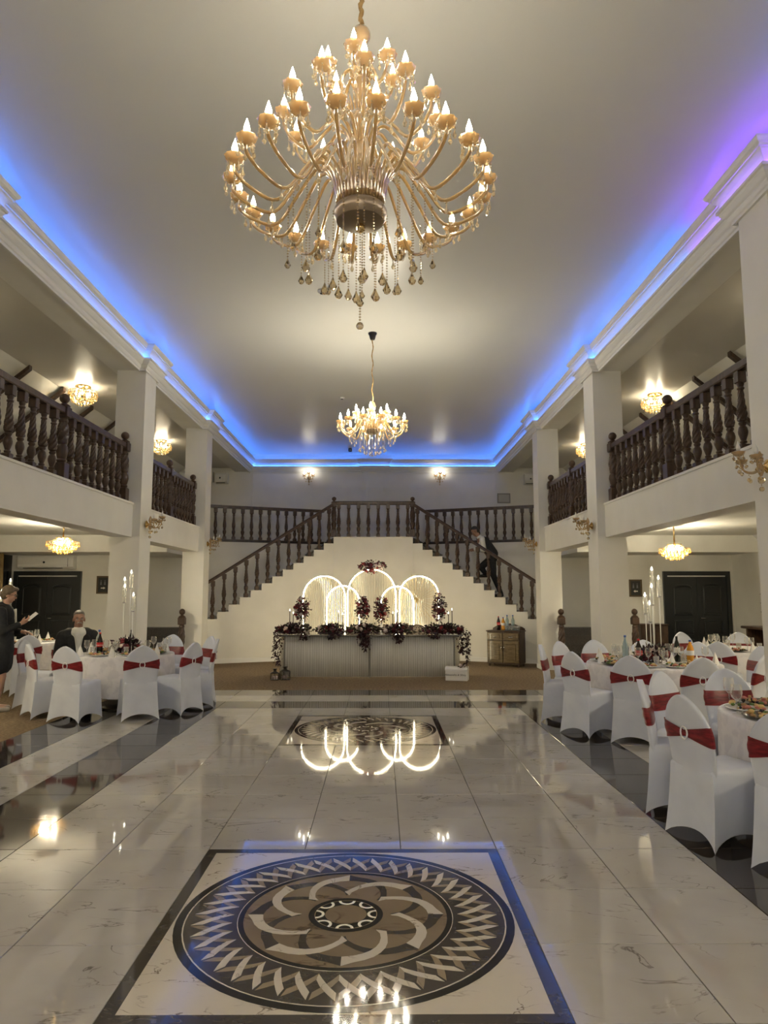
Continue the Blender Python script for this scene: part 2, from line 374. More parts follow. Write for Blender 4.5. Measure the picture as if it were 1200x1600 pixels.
# --- long beams over the columns, balcony beams, gallery slabs
for s, sd in ((-1, 'left'), (1, 'right')):
    def bx(x0, x1, y0, y1, z0, z1, mb):
        a, b = sorted((s * x0, s * x1)); return mb.box(a, b, y0, y1, z0, z1)
    struct(bx(BX, 4.06, YB, YF, 5.08, 5.75, MB()).build('beam_' + sd, WALL))
    m = MB()
    ys = [YB] + [q for c in COLS for q in c]
    for a, b in zip(ys[0::2], ys[1::2]): bx(FXX, 3.95, a, b, 2.44, GZ - .03, m); bx(FXX - .012, 3.95, a, b, GZ - .03, GZ, m)
    struct(m.build('balcony_beam_' + sd, WALL))
    m = MB(); bx(3.95, SX, YB, 15.27, 2.83, GZ - .002, m); bx(4.45, SX, 15.27, YF, 2.46, GZ - .002, m)
    struct(m.build('gallery_floor_' + sd, WALL))
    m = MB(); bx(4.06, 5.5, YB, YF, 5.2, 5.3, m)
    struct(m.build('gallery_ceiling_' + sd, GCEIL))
    # sloping attic side with dark rafters
    sl = MB().loft([[(s * 5.5, y, 5.2), (s * 7.9, y, 3.2), (s * 7.9, y, 3.32), (s * 5.5, y, 5.32)] for y in (YB, YF)], True, True)
    slo = struct(sl.build('sloping_ceiling_' + sd, WALL))
    for k in range(8):
        y = 7.25 + 1.22 * k + (0.5 if s > 0 else 0)
        MB().loft([[(s * 5.42, q, 5.199), (s * 7.88, q, 3.16), (s * 7.88, q, 3.06), (s * 5.42, q, 5.13)] for q in (y, y + .09)], True, True).build('rafter', WOOD, slo)
    struct(bx(7.9, 8.05, YB, YF, GZ, 3.4, MB()).build('knee_wall_' + sd, WALL))
    struct(bx(SX, SX + .15, YB, YF, 0, GZ, MB()).build('wall_' + sd, WALL))
    # wall with the double door, and its return to the stairs
    m = MB(); bx(5.78, SX, 16.5, 16.65, 0, 2.83, m); bx(5.78, 5.92, 16.65, 18.2, 0, 2.46, m)
    struct(m.build('wall_door_' + sd, WALL))
    # crown moulding and skirting below the gallery
    m = MB(); path = [(-5.78, 16.5), (-SX, 16.5), (-SX, YB)] if s < 0 else [(SX, YB), (SX, 16.5), (5.78, 16.5)]
    if s < 0: path = path[::-1]; path = [(-SX, YB), (-SX, 16.5), (-5.78, 16.5)]
    else: path = [(5.78, 16.5), (SX, 16.5), (SX, YB)]
    m.sweep(path, [(0, 2.66), (.02, 2.66), (.02, 2.69), (.05, 2.73), (.05, 2.75), (.10, 2.80), (.12, 2.83), (0, 2.83)])
    struct(m.build('trim_crown_' + sd, TRIM))
    struct(bx(3.9, SX, YB, 12.4, 2.60, 2.835, MB().box(0, 0, 0, 0, 0, 0) if False else MB()).build('x', WALL)) if False else None
# far wall, front wall, ceiling
m = MB().box(-8.1, 8.1, YF, YF + .15, 0, 5.75); m.box(-.30, .30, YF - .1, YF, GZ, 5.3)
m.box(-3.98, -3.53, YF - .03, YF, GZ, 5.1); m.box(3.53, 3.98, YF - .03, YF, GZ, 5.1)
struct(m.build('wall_back', WALL), 'pale far wall with a shallow centre pilaster')
struct(MB().box(-SX, SX, YB - .15, YB, 0, 5.75).build('wall_front', WALL))
struct(MB().box(-3.75, 3.75, YB, YF, 5.60, 5.72).build('ceiling', CEIL), 'plain glossy ceiling')
# cornices and led strips
def hall_path(off, col_off=.1, ya=YB, yb=None):
    L = [(-off, ya)]
    for y0, y1 in COLS:
        L += [(-off, y0 - .05), (-off + col_off, y0 - .05), (-off + col_off, y1 + .05), (-off, y1 + .05)]
    L += [(-off, YF), (-.33, YF), (-.33, YF - col_off), (.33, YF - col_off), (.33, YF), (off, YF)]
    for y0, y1 in reversed(COLS):
        L += [(off, y1 + .05), (off - col_off, y1 + .05), (off - col_off, y0 - .05), (off, y0 - .05)]
    return L + [(off, ya)]
HP = hall_path(BX)
LOWER = [(0, 5.05), (.025, 5.05), (.025, 5.08), (.04, 5.09), (.055, 5.115), (.055, 5.13), (.075, 5.145), (.10, 5.175), (.105, 5.20), (.125, 5.205), (.125, 5.232), (.112, 5.232), (.112, 5.220), (0, 5.220)]
struct(MB().sweep(HP, LOWER).build('trim_1', TRIM), 'white moulded cornice')
UPPER = [(0, 5.221), (.055, 5.221), (.075, 5.25), (.11, 5.30), (.145, 5.335), (.15, 5.35), (.165, 5.352), (.165, 5.37), (.185, 5.385), (.20, 5.41), (.20, 5.428), (.188, 5.428), (.188, 5.415), (0, 5.415)]
struct(MB().sweep(HP, UPPER).build('trim_2', TRIM), 'white upper cornice')
struct(MB().box(-BX - .1, -BX + .001, YB, YF, 5.42, 5.60).box(BX - .001, BX + .1, YB, YF, 5.42, 5.60).build('trim_3', TRIM))
def strip(name, pts, p, z, m, label):
    o = MB().sweep(pts, [(p, z), (p + .018, z), (p + .018, z + .004), (p, z + .004)]).build(name, m); return tag(o, label, 'led strip', 'cove led strips')
iR = [i for i, q in enumerate(HP) if q[0] > 2.9]
def cutpath(a, b):       # part of the right hand run between two depths, far to near
    pts = [q for q in HP if q[0] > 3.0 and a < q[1] < b]
    return [(BX, b)] + pts + [(BX, a)]
main = [q for q in HP if not (q[0] > 3.0 and q[1] < 7.3)] + [(BX, 7.3)]
for p, z, nm in ((.07, 5.222, 'lower'), (.10, 5.418, 'upper')):
    strip('led_strip', main, p, z, LEDB, 'blue led strip on the %s cornice ledge round the hall' % nm)
    strip('led_strip', cutpath(5.0, 7.28), p, z, LEDV, 'violet stretch of led strip on the %s cornice over the nearest right column' % nm)
    strip('led_strip', cutpath(YB, 4.98), p, z, LEDB, 'blue led strip on the %s right cornice nearest the camera' % nm)

# --- stairs
NST, RISE, RUN, LH, LX, LY = 18, 2.93 / 18, 0.232, 2.93, 0.97, 17.2
SL, SK, WD = 0.42, 0.20, 2.05
def yf(x): return LY - SL * (abs(x) - LX)
def yr(x): return LY + WD * 1.05 - SL * (abs(x) - LX - SK * WD)
stair = struct(MB().prism([(-LX, LY + .06), (LX, LY + .06), (LX + SK * WD, LY + WD), (LX + SK * WD, YF), (-LX - SK * WD, YF), (-LX - SK * WD, LY + WD)], LH - .2, LH).build('stair_landing', STEP), 'grand double staircase with dark granite steps')
for s in (-1, 1):
    for i in range(NST - 1):
        x0, x1 = LX + RUN * i, LX + RUN * (i + 1); z = LH - RISE * (i + 1)
        def pt(x, t): return (s * (x + SK * WD * t), yf(x) + .06 + (WD - .06) * t)
        ov = .02
        m = MB().prism([pt(x0, 0), pt(x1 + ov, 0), pt(x1 + ov, 1), pt(x0, 1)][::s], z - .03, z)
        m.prism([pt(x0, 0), pt(x1, 0), pt(x1, 1), pt(x0, 1)][::s], max(z - RISE - .02, 0.0), z - .03)
        m.build('step', STEP, stair)
    for j in range(5):          # first steps, facing the hall
        a, b = sorted((s * 4.02, s * 5.36))
        m = MB().box(a, b, 14.78 + .28 * j, 16.2, RISE * j, RISE * (j + 1) - .03); m.box(a, b, 14.76 + .28 * j, 16.2, RISE * (j + 1) - .03, RISE * (j + 1)); m.build('step', STEP, stair)
    # stepped white front wall
m = MB(); fr = []
prof = [(-LX, LH)]
for s in (-1, 1):
    for i in range(NST - 1):
        x0, x1 = LX + RUN * i, LX + RUN * (i + 1); z = LH - RISE * (i + 1)
        q = [(s * x0, yf(x0)), (s * x1, yf(x1)), (s * x1, yf(x1) + .06), (s * x0, yf(x0) + .06)]
        m.prism(q[::s], 0, z + .012)
m.box(-LX, LX, LY, LY + .06, 0, LH + .012)
struct(m.build('wall_stair', WALL), 'cream stepped wall under the stairs')
m = MB()
XE = LX + RUN * (NST - 1)
m.sweep([(-XE, yf(XE)), (-LX, LY), (LX, LY), (XE, yf(XE))], [(0, 0), (.012, 0), (.012, .09), (0, .10)])
struct(m.build('baseboard_stair', TRIM))
# wall behind the flights, carrying the far gallery
m = MB()
pl = [(-5.8, yr(5.8)), (-LX - SK * WD, yr(LX + SK * WD)), (-LX - SK * WD, yr(LX + SK * WD) + .01)]
for s in (-1, 1):
    xa, xb = LX + SK * WD, 5.8
    q = [(s * xa, yr(xa)), (s * xb, yr(xb)), (s * xb, yr(xb) + .12), (s * xa, yr(xa) + .12)]
    m.prism(q[::s], 0, GZ - .06)
struct(m.build('wall_stairwell', WALL), 'white wall behind the stair flights')
m = MB()
for s in (-1, 1):
    xa, xb = LX + SK * WD, 4.46
    q = [(s * xa, yr(xa) - .02), (s * xb, yr(xb) - .02), (s * xb, YF), (s * xa, YF)]
    m.prism(q[::s], GZ - .06, GZ - .02)
struct(m.build('gallery_floor_back', STEP), 'dark edged far gallery floor')
# zig-zag skirting on the wall behind the flights
m = MB()
for s in (-1, 1):
    for i in range(2, NST - 1):
        x0, x1 = LX + RUN * i + SK * WD, LX + RUN * (i + 1) + SK * WD; z = LH - RISE * (i + 1)
        q = [(s * x0, yr(x0) - .012), (s * x1, yr(x1) - .012), (s * x1, yr(x1)), (s * x0, yr(x0))]
        m.prism(q[::s], z, z + .09)
struct(m.build('baseboard_stairwell', TRIM))

# ================================================================== BALUSTRADES
def bal_profile(h, twisted=True):
    """turned baluster of total height h between square blocks"""
    b = 0.085; t = h - 0.115; k = t - b
    P = [(.026, b), (.034, b + .03 * k), (.034, b + .05 * k), (.024, b + .06 * k), (.030, b + .09 * k), (.046, b + .17 * k), (.048, b + .21 * k), (.040, b + .27 * k), (.027, b + .30 * k), (.038, b + .33 * k), (.038, b + .35 * k), (.028, b + .365 * k)]
    n = 36
    sh = []
    for i in range(n + 1):
        u = i / n; r = .042 - .017 * u + .010 * math.sin(math.pi * min(1, u * 1.6)) * (1 - u)
        sh.append((r, b + (.38 + .50 * u) * k, 1.0 if 0 < i < n else 0.3))
    E2 = [(.036, b + .895 * k), (.036, b + .92 * k), (.026, b + .93 * k), (.034, b + .97 * k), (.036, b + k)]
    return [(r, z, 0.0) for r, z in P], sh, [(r, z, 0.0) for r, z in E2]
def bal_mesh(h, twisted=True):
    P, S, E2 = bal_profile(h); mb = MB()
    mb.bbox(0, 0, 0, .092, .092, .09, .008); mb.bbox(0, 0, h - .12, .088, .088, .12, .008)
    mb.lathe(P + [(q[0], q[1], q[2] if twisted else 0) for q in S] + E2, 24, lobes=6, amp=.15 if twisted else 0, twist=-95.0)
    o = autosmooth(mb.build('baluster', WOOD), 35); return o
def newel_mesh(h):
    mb = MB(); mb.bbox(0, 0, 0, .14, .14, .22, .01); k = h - .36; b = .22
    P = [(.05, b), (.064, b + .03), (.05, b + .05), (.058, b + .07), (.072, b + .15), (.066, b + .2), (.048, b + .23), (.06, b + .25), (.06, b + .27)]
    n = 30
    S = [(.058 + .014 * math.sin(math.pi * i / n) - .01 * i / n, b + .28 + (k - .34) * i / n, 1.0) for i in range(n + 1)]
    E2 = [(.056, h - .19), (.056, h - .17), (.046, h - .15), (.05, h - .14)]
    mb.lathe([(r, z, 0) for r, z in P] + S + [(r, z, 0) for r, z in E2], 24, lobes=6, amp=.10, twist=-60)
    mb.bbox(0, 0, h - .14, .14, .14, .14, .01)
    mb.lathe([(.07, h), (.075, h + .012), (.05, h + .03), (.028, h + .045), (.024, h + .055)], 16)
    o = autosmooth(mb.build('newel', WOOD), 35)
    f = MB().ell((0, 0, h + .105), .062, 16, 10).build('ball_finial', WOOD, o, True)
    return o
BH = .83
BAL = bal_mesh(BH); BALV = bal_mesh(BH, False); NEW = newel_mesh(.93); NEWT = newel_mesh(1.02)
used = set()
def put(src, parent, loc, rot=0.0):
    if src.name not in used: used.add(src.name); o = src; o.parent = parent
    else: o = copy_tree(src, parent)
    o.location = loc; o.rotation_euler = (0, 0, rot); return o
def gallery_balustrade(s, ya, yb, ym, na, nb, label):
    x = s * 3.78
    t = thing('balustrade', label, 'balustrade', (x, (ya + yb) / 2, GZ), 0, 'carved wooden balustrades'); y0 = (ya + yb) / 2
    MB().bbox(0, 0, BH, .10, yb - ya, .085, .012).build('handrail', WOOD, t)
    MB().box(-.045, .045, ya - y0, yb - y0, 0.0, .022).build('base_rail', WOOD, t)
    for yy in (ya + .075, ym, yb - .075): put(NEW, t, (0, yy - y0, 0))
    for a, b, n in ((ya + .075, ym, na), (ym, yb - .075, nb)):
        for i in range(n): put(BAL, t, (0, a + (b - a) * (i + 1) / (n + 1) - y0, .0), rnd.choice((0, math.pi / 2, math.pi)))
    return t
gallery_balustrade(-1, 6.27, 10.80, 8.62, 8, 8, 'carved dark wood balustrade on the left gallery, nearest the camera')
gallery_balustrade(1, 6.27, 10.80, 8.62, 8, 8, 'carved dark wood balustrade on the right gallery, nearest the camera')
gallery_balustrade(-1, 11.36, 14.78, 13.05, 6, 7, 'shorter carved balustrade on the left gallery, nearer the stairs')
gallery_balustrade(1, 11.36, 14.78, 13.05, 6, 7, 'shorter carved balustrade on the right gallery, nearer the stairs')
# stair balustrades
for s, sd in ((-1, 'left'), (1, 'right')):
    t = thing('stair_balustrade', 'sloping carved wood balustrade on the %s stair flight' % sd, 'balustrade', (s * LX, LY + .06, LH), 0, 'stair balustrades')
    nb = 14; slope = RISE / RUN; xe = LX + RUN * (nb - .5)
    ang = math.atan2(-SL * s, s) if s > 0 else math.atan2(-SL, -1)
    def sp(x, dz): return (s * (x - LX), yf(x) - LY, -(x - LX) * slope + dz)
    sec = [(-.05, 0), (.05, 0), (.05, .05), (.03, .085), (-.03, .085), (-.05, .05)]
    rings = []
    for x in (LX - .02, xe + .04):
        c = sp(x, .79 + .0); rings.append([(c[0] + a * s * SL * .9, c[1] + a, c[2] + b) for a, b in sec])
    MB().loft(rings, True, True).build('handrail', WOOD, t)
    for i in range(nb - 1):
        x = LX + RUN * (i + .5); p = sp(x, 0)
        o = put(BAL, t, (p[0], p[1], -RISE * (i + 1) + .012), ang); o.scale = (1, 1, (.79 - .5 * RISE + RISE - .01) / BH)
    o = put(NEWT, t, (0, 0, .012), 0); o.scale = (.9, .9, .84)
t = thing('landing_balustrade', 'short level balustrade across the top of the staircase', 'balustrade', (0, LY + .06, LH))
MB().bbox(0, 0, BH - .02, 2 * LX, .10, .085, .012).build('handrail', WOOD, t)
for i in range(8): put(BAL, t, (-LX + .12 + (2 * LX - .24) * i / 7, 0, .0))
for s, sd in ((-1, 'left'), (1, 'right')):
    xa, xb = LX + .42, 4.44; t = thing('far_balustrade', 'dark turned balustrade of the far gallery behind the %s flight' % sd, 'balustrade', (s * xa, yr(xa) + .04, GZ - .02), 0, 'far gallery balustrades')
    d = Vector((xb - xa, yr(xb) - yr(xa))); ang = math.atan2(d.y, s * d.x)
    mx = RZ(ang)
    MB().box(0, d.length, -.05, .05, BH, BH + .075, mx).build('handrail', WOOD, t)
    MB().box(0, d.length, -.05, .05, -.05, .02, mx).build('base_rail', WOOD, t)
    nb = 14
    for i in range(nb):
        k = (i + .5) / nb; put(BALV, t, (s * d.x * k, d.y * k, 0), ang)
# tall bottom newels beyond the columns
for x, lab in ((-3.9, 'carved newel post at the foot of the left stairs, before the column'), (3.9, 'carved newel post at the foot of the right stairs, before the column'), (5.42, 'carved newel post on the outer side of the right stairs, half behind a column')):
    o = put(NEWT, None, (x, 14.64, 0)); o.scale = (1, 1, 1.06); tag(o, lab, 'newel post', 'newel posts at the stair foot')
# ================================================================== LIGHT FITTINGS
def drop_mesh(mb, x, y, z, l=.05, r=.014, seg=6):
    """faceted pear drop hanging from (x,y,z)"""
    mb.lathe([(.002, 0), (r * .35, -l * .25), (r, -l * .68), (r * .6, -l * .92), (.001, -l)], seg, T(x, y, z)); return mb
def bead(mb, x, y, z, r=.006):
    mb._add([(x, y, z + r), (x + r, y, z), (x, y + r, z), (x - r, y, z), (x, y - r, z), (x, y, z - r)], [(0, 1, 2), (0, 2, 3), (0, 3, 4), (0, 4, 1), (5, 2, 1), (5, 3, 2), (5, 4, 3), (5, 1, 4)]); return mb
def strand_mesh(l, d, r, br=.006):
    mb = MB(); z = -br
    while z > -(l - d): bead(mb, 0, 0, z, br); z -= br * 2.7
    return drop_mesh(mb, 0, 0, z + br, d, r, 8)
def bulb(mb, x, y, z, k=1.0, seg=8):
    return mb.lathe([(.011 * k, 0), (.0165 * k, .016 * k), (.0165 * k, .026 * k), (.011 * k, .048 * k), (.005 * k, .066 * k), (.001, .080 * k)], seg, T(x, y, z))
def cup_mesh(mb, x, y, z, r):
    """scalloped glass drip cup"""
    return mb.lathe([(.012, -.018), (r * .5, -.015), (r * .95, -.002), (r * 1.12, .014), (r * 1.18, .024), (r * 1.05, .018), (r * .5, .002), (.012, -.002)], 20, T(x, y, z), lobes=10, amp=.05)
def arm_set(parent, n, r, z, hub_r, hub_z, arch, dip, a0, bmat, k=1.0, pend=5, seg=7):
    """n curved arms with cup, candle, bulb and pendants, all sharing meshes"""
    protos = None
    for i in range(n):
        a = a0 + 2 * math.pi * i / n
        if protos is None:
            zz = z - hub_z
            pts = bez([(hub_r, 0, 0), (hub_r + .10 * (r - hub_r), 0, arch * .75), (hub_r + .24 * (r - hub_r), 0, arch), (hub_r + .42 * (r - hub_r), 0, arch * .45), (hub_r + .62 * (r - hub_r), 0, dip), (hub_r + .84 * (r - hub_r), 0, dip + (zz - dip) * .18), (r - .006, 0, dip + (zz - dip) * .62), (r, 0, zz)], 5)
            arm = MB().tube(pts, .0105 * k, seg).build('arm', GOLDG, parent, True)
            cup = autosmooth(cup_mesh(MB(), r, 0, zz, .046 * k).build('drip_cup', CUPG, arm), 50)
            can = MB().lathe([(.010 * k, 0), (.010 * k, .030 * k)], 8, T(r, 0, zz)).build('candle_socket', DARKMET, arm, True)
            neck = MB().lathe([(.012 * k, .028 * k), (.017 * k, .045 * k)], 8, T(r, 0, zz)).build('candle_neck', PORC, arm, True)
            bl = bulb(MB(), r, 0, zz + .045 * k, k).build('bulb', bmat, arm, True)
            pm = MB()
            for q in range(pend):
                b = 2 * math.pi * (q + .5) / pend; px, py = r + .043 * k * math.cos(b), .043 * k * math.sin(b)
                bead(pm, px, py, zz - .006, .007 * k); bead(pm, px, py, zz - .022, .006 * k); drop_mesh(pm, px, py, zz - .026, .050 * k, .012 * k)
            mi = min(range(len(pts)), key=lambda q: pts[q].z); bead(pm, pts[mi].x, 0, pts[mi].z - .016, .008 * k); drop_mesh(pm, pts[mi].x, 0, pts[mi].z - .02, .055 * k, .013 * k)
            pd = pm.build('crystal_pendants', CRYS, arm); pd['kind'] = 'stuff'
            protos = arm; o = arm
        else: o = copy_tree(protos, parent)
        o.location = (0, 0, hub_z); o.rotation_euler = (0, 0, a)
def strands(parent, items, zc):
    cache = {}
    for r, a, z, l, d, dr in items:
        key = (l, d, dr)
        if key in cache: o = cache[key].copy(); COL.objects.link(o); o.parent = parent
        else: o = strand_mesh(l, d, dr).build('crystal_strand', zc or SMOKE, parent); o['kind'] = 'stuff'; cache[key] = o
        o.location = (r * math.cos(a), r * math.sin(a), z); o.rotation_euler = (0, 0, a)
# --- main chandelier
CX0, CY0 = 0.045, 4.15
ch = thing('chandelier', 'huge three tier champagne glass chandelier hanging over the near medallion', 'chandelier', (CX0, CY0, 3.86))
ch.scale = (1.12, 1.12, 1.12); z0 = 3.62
def zz(z): return z - z0
autosmooth(MB().lathe([(.012, zz(4.72)), (.02, zz(4.70)), (.02, zz(4.60)), (.035, zz(4.58)), (.028, zz(4.52)), (.05, zz(4.50)), (.055, zz(4.47)), (.03, zz(4.42)), (.03, zz(4.30)), (.06, zz(4.27)), (.065, zz(4.22)), (.04, zz(4.16)), (.045, zz(4.05)), (.085, zz(3.98)), (.09, zz(3.80)), (.075, zz(3.72))], 20, lobes=10, amp=.05).build('stem', CUPG, ch), 50)
bw = autosmooth(MB().lathe([(.01, zz(3.628)), (.10, zz(3.632)), (.132, zz(3.645)), (.145, zz(3.672)), (.150, zz(3.70)), (.138, zz(3.725)), (.125, zz(3.735)), (.02, zz(3.70))], 28).build('hub_bowl', mat('hub_metal', (.26, .20, .14), .35, .5), ch), 40)
MB().ell((0, 0, zz(3.61)), .028, 12, 8).build('hub_finial', BRASS, ch, True)
cr = MB()
for i in range(40):
    a = 2 * math.pi * i / 40; cr.lathe([(.006, 0), (.009, .03), (.007, .16), (.002, .21)], 6, T(.125 * math.cos(a), .125 * math.sin(a), zz(3.74)) @ RZ(a) @ Matrix.Rotation(R(10), 4, 'Y'))
cr.build('glass_rod_crown', GOLDG, ch, True)['kind'] = 'stuff'
for rr, zb, n2, hh in ((.065, 4.28, 22, .10), (.05, 4.50, 18, .07)):
    cr = MB()
    for i in range(n2):
        a = 2 * math.pi * i / n2; cr.lathe([(.005, 0), (.008, hh * .4), (.002, hh)], 5, T(rr * math.cos(a), rr * math.sin(a), zz(zb)) @ RZ(a) @ Matrix.Rotation(R(20), 4, 'Y'))
    cr.build('glass_rod_crown', GOLDG, ch, True)['kind'] = 'stuff'
MB().ell((0, 0, zz(4.775)), .056, 20, 14).build('glass_ball', CUPG, ch, True)
arm_set(ch, 24, .70, zz(3.83), .10, zz(3.72), .26, -.05, R(7.5), B_MAIN, 1.0)
arm_set(ch, 12, .43, zz(4.26), .05, zz(4.10), .12, -.03, R(4), B_MAIN, 1.0)
arm_set(ch, 6, .195, zz(4.53), .03, zz(4.48), .06, -.06, R(20), B_MAIN, 1.0, 4)
it = []
for i in range(12):
    a = R(15 + 30 * i); it.append((.30, a, zz(3.86), .55, .075, .024))
for i in range(12):
    a = R(30 * i); it.append((.40, a, zz(3.74), .36, .06, .018))
for i in range(8):
    a = R(10 + 45 * i); it.append((.15, a, zz(3.70), .46, .075, .024))
it.append((0, 0, zz(3.58), .42, .07, .022)); it.append((.02, 1, zz(3.60), .30, .08, .026))
strands(ch, it, 0)
gb = MB()
for q in range(6): bead(gb, 0, 0, zz(3.16 - .016 * q), .007)
gb.build('bead_string', SMOKE, ch)['kind'] = 'stuff'; MB().ell((0, 0, zz(3.045)), .021, 10, 8).build('crystal_ball', SMOKE, ch, True)
pts = [(.006 * math.sin(i * 1.3), .006 * math.cos(i * 1.7), zz(4.83 + .33 * i / 22)) for i in range(23)]
MB().tube(pts, [.011 + .003 * (i % 2) for i in range(23)], 8).build('chain_sleeve', ROPE, ch, True)
MB().lathe([(.10, zz(5.172)), (.10, zz(5.165)), (.06, zz(5.15)), (.03, zz(5.135)), (.012, zz(5.13))], 20).build('ceiling_cup', BRASS, ch, True)
# --- second chandelier
z0 = 4.05
c2 = thing('chandelier', 'smaller two tier crystal chandelier hanging on a long chain before the stairs', 'chandelier', (.05, 10.56, z0))
autosmooth(MB().lathe([(.012, .46), (.04, .44), (.05, .38), (.03, .33), (.025, .26), (.05, .22), (.055, .14), (.04, .08), (.09, .05), (.10, 0), (.03, -.05)], 18, lobes=9, amp=.06).build('stem', CUPG, c2), 50)
autosmooth(MB().lathe([(.01, -.06), (.06, -.055), (.10, -.03), (.12, .01), (.11, .015), (.02, -.02)], 22).build('hub_bowl', bw.data.materials[0], c2), 40)
arm_set(c2, 12, .50, .10, .08, 0.0, .16, -.07, R(15), B_SEC, 1.15)
arm_set(c2, 6, .27, .24, .05, .16, .09, -.05, R(25), B_SEC, 1.15)
it = []
for i in range(14): it.append((.20, R(360 / 14 * i), .02, .34, .055, .018))
for i in range(12): it.append((.32, R(30 * i), -.02, .20, .05, .016))
for i in range(7): it.append((.10, R(360 / 7 * i + 9), -.03, .34, .055, .018))
it.append((0, 0, -.07, .33, .06, .02)); strands(c2, it, CRYS)
cr = MB()
for i in range(30):
    a = R(12 * i); cr.lathe([(.005, 0), (.008, .04), (.003, .13)], 5, T(.105 * math.cos(a), .105 * math.sin(a), .02) @ RZ(a) @ Matrix.Rotation(R(14), 4, 'Y'))
cr.build('glass_rod_crown', GOLDG, c2, True)['kind'] = 'stuff'
pts = [(.010 * math.sin(i * .9), .008 * math.cos(i * 1.1), .45 + (1.45 - .45) * i / 26) for i in range(27)]
MB().tube(pts, [.007 + .003 * (i % 2) for i in range(27)], 7).build('chain_sleeve', ROPE, c2, True)
MB().lathe([(.012, 1.435), (.035, 1.44), (.045, 1.47), (.052, 1.505), (.068, 1.53), (.07, 1.549)], 20).build('ceiling_cup', DARKMET, c2, True)

cb = dup(c2, (.05, -3.2, z0), 0, 'added fill copy of the smaller two tier crystal chandelier, unseen behind the camera')  # unseen copy, added to light the hall from behind the camera
bm_ = None
for a in cb.children:
    for q in a.children:
        if q.name.startswith('bulb'):
            if bm_ is None: bm_ = q.data.copy(); bm_.materials.clear(); bm_.materials.append(B_FILL)
            q.data = bm_
# --- crystal ceiling lamps in the galleries
def make_lamp(kind):
    t = thing('ceiling_lamp', 'x', 'ceiling lamp')
    MB().lathe([(.13, 0), (.13, -.018), (.10, -.03), (.02, -.035)], 20).build('mount', BRASS, t, True)
    MB().lathe([(.012, -.03), (.012, -.16)], 8).build('stem', BRASS, t, True)
    tiers = [(.235, -.10, 26, .075), (.225, -.15, 24, .08), (.17, -.21, 18, .08), (.105, -.26, 12, .07)] if kind == 'up' else [(.16, -.05, 20, .05), (.27, -.08, 28, .08), (.22, -.13, 22, .08), (.15, -.18, 16, .08), (.08, -.22, 8, .07)]
    for r, z, n, l in tiers:
        rg = MB().tube([(r * math.cos(R(15 * i)), r * math.sin(R(15 * i)), z + .004) for i in range(25)], .004, 5).build('ring', BRASS, t, True)
        mb = MB()
        for i in range(n):
            a = 2 * math.pi * i / n; x, y = r * math.cos(a), r * math.sin(a)
            bead(mb, x, y, z - .008, .010); drop_mesh(mb, x, y, z - .014, l, .020, 6)
        mb.build('crystal_tier', CRYSU if kind == 'up' else CRYSL, rg)['kind'] = 'stuff'
    for i in range(5):
        a = R(72 * i); bulb(MB(), 0, 0, 0, 1.1).build('bulb', B_LAMP if kind == 'up' else B_LOW, t, True, (.11 * math.cos(a), .11 * math.sin(a), -.17 if kind == 'up' else -.14))
    return t
lu = make_lamp('up'); ll = make_lamp('low')
def lamp(src, loc, label, first=[]):
    o = src if src.name not in used else None
    if o: used.add(src.name); o.location = loc
    else: o = dup(src, loc)
    return tag(o, label, 'ceiling lamp', 'crystal ceiling lamps')
lamp(lu, (-5.06, 12.1, 5.2), 'lit crystal ceiling lamp over the nearer left upper gallery')
lamp(lu, (-5.06, 16.55, 5.2), 'lit crystal ceiling lamp over the farther left upper gallery')
lamp(lu, (5.2, 12.55, 5.2), 'lit crystal ceiling lamp over the nearer right upper gallery')
lamp(lu, (5.2, 16.9, 5.2), 'lit crystal ceiling lamp over the farther right upper gallery, half behind a column')
for s, sd in ((-1, 'left'), (1, 'right')):
    for y, w_ in ((7.9, 'just outside the frame'), (3.4, 'beside the camera, unseen and added as fill'), (-1.2, 'behind the camera, unseen and added as fill')): lamp(lu, (s * 5.1, y, 5.2), 'lit crystal ceiling lamp of the %s upper gallery %s' % (sd, w_))  # pairs beside and behind the camera are unseen, added for brightness
lamp(ll, (-5.5, 12.6, 2.57), 'glowing crystal lamp under the left gallery before the air conditioner')
lamp(ll, (5.62, 13.0, 2.48), 'glowing crystal lamp under the right gallery before the black door')
for s, sd in ((-1, 'left'), (1, 'right')):
    for y, w_ in ((7.2, 'just outside the frame'), (2.4, 'beside the camera, unseen and added as fill'), (-2.4, 'behind the camera, unseen and added as fill')): lamp(ll, (s * 6.0, y, 2.57), 'added crystal fill lamp, out of view under the %s gallery %s' % (sd, w_))  # all of these are out of view, added to brighten the lower level
# short drop rods carrying the low lamps
for o in [q for q in bpy.data.objects if q.name.startswith('ceiling_lamp') and q.type == 'EMPTY' and q.location.z < 3]:
    h = 2.83 - o.location.z; MB().lathe([(.014, 0), (.014, h - .001)], 8).build('drop_rod', BRASS, o, True)

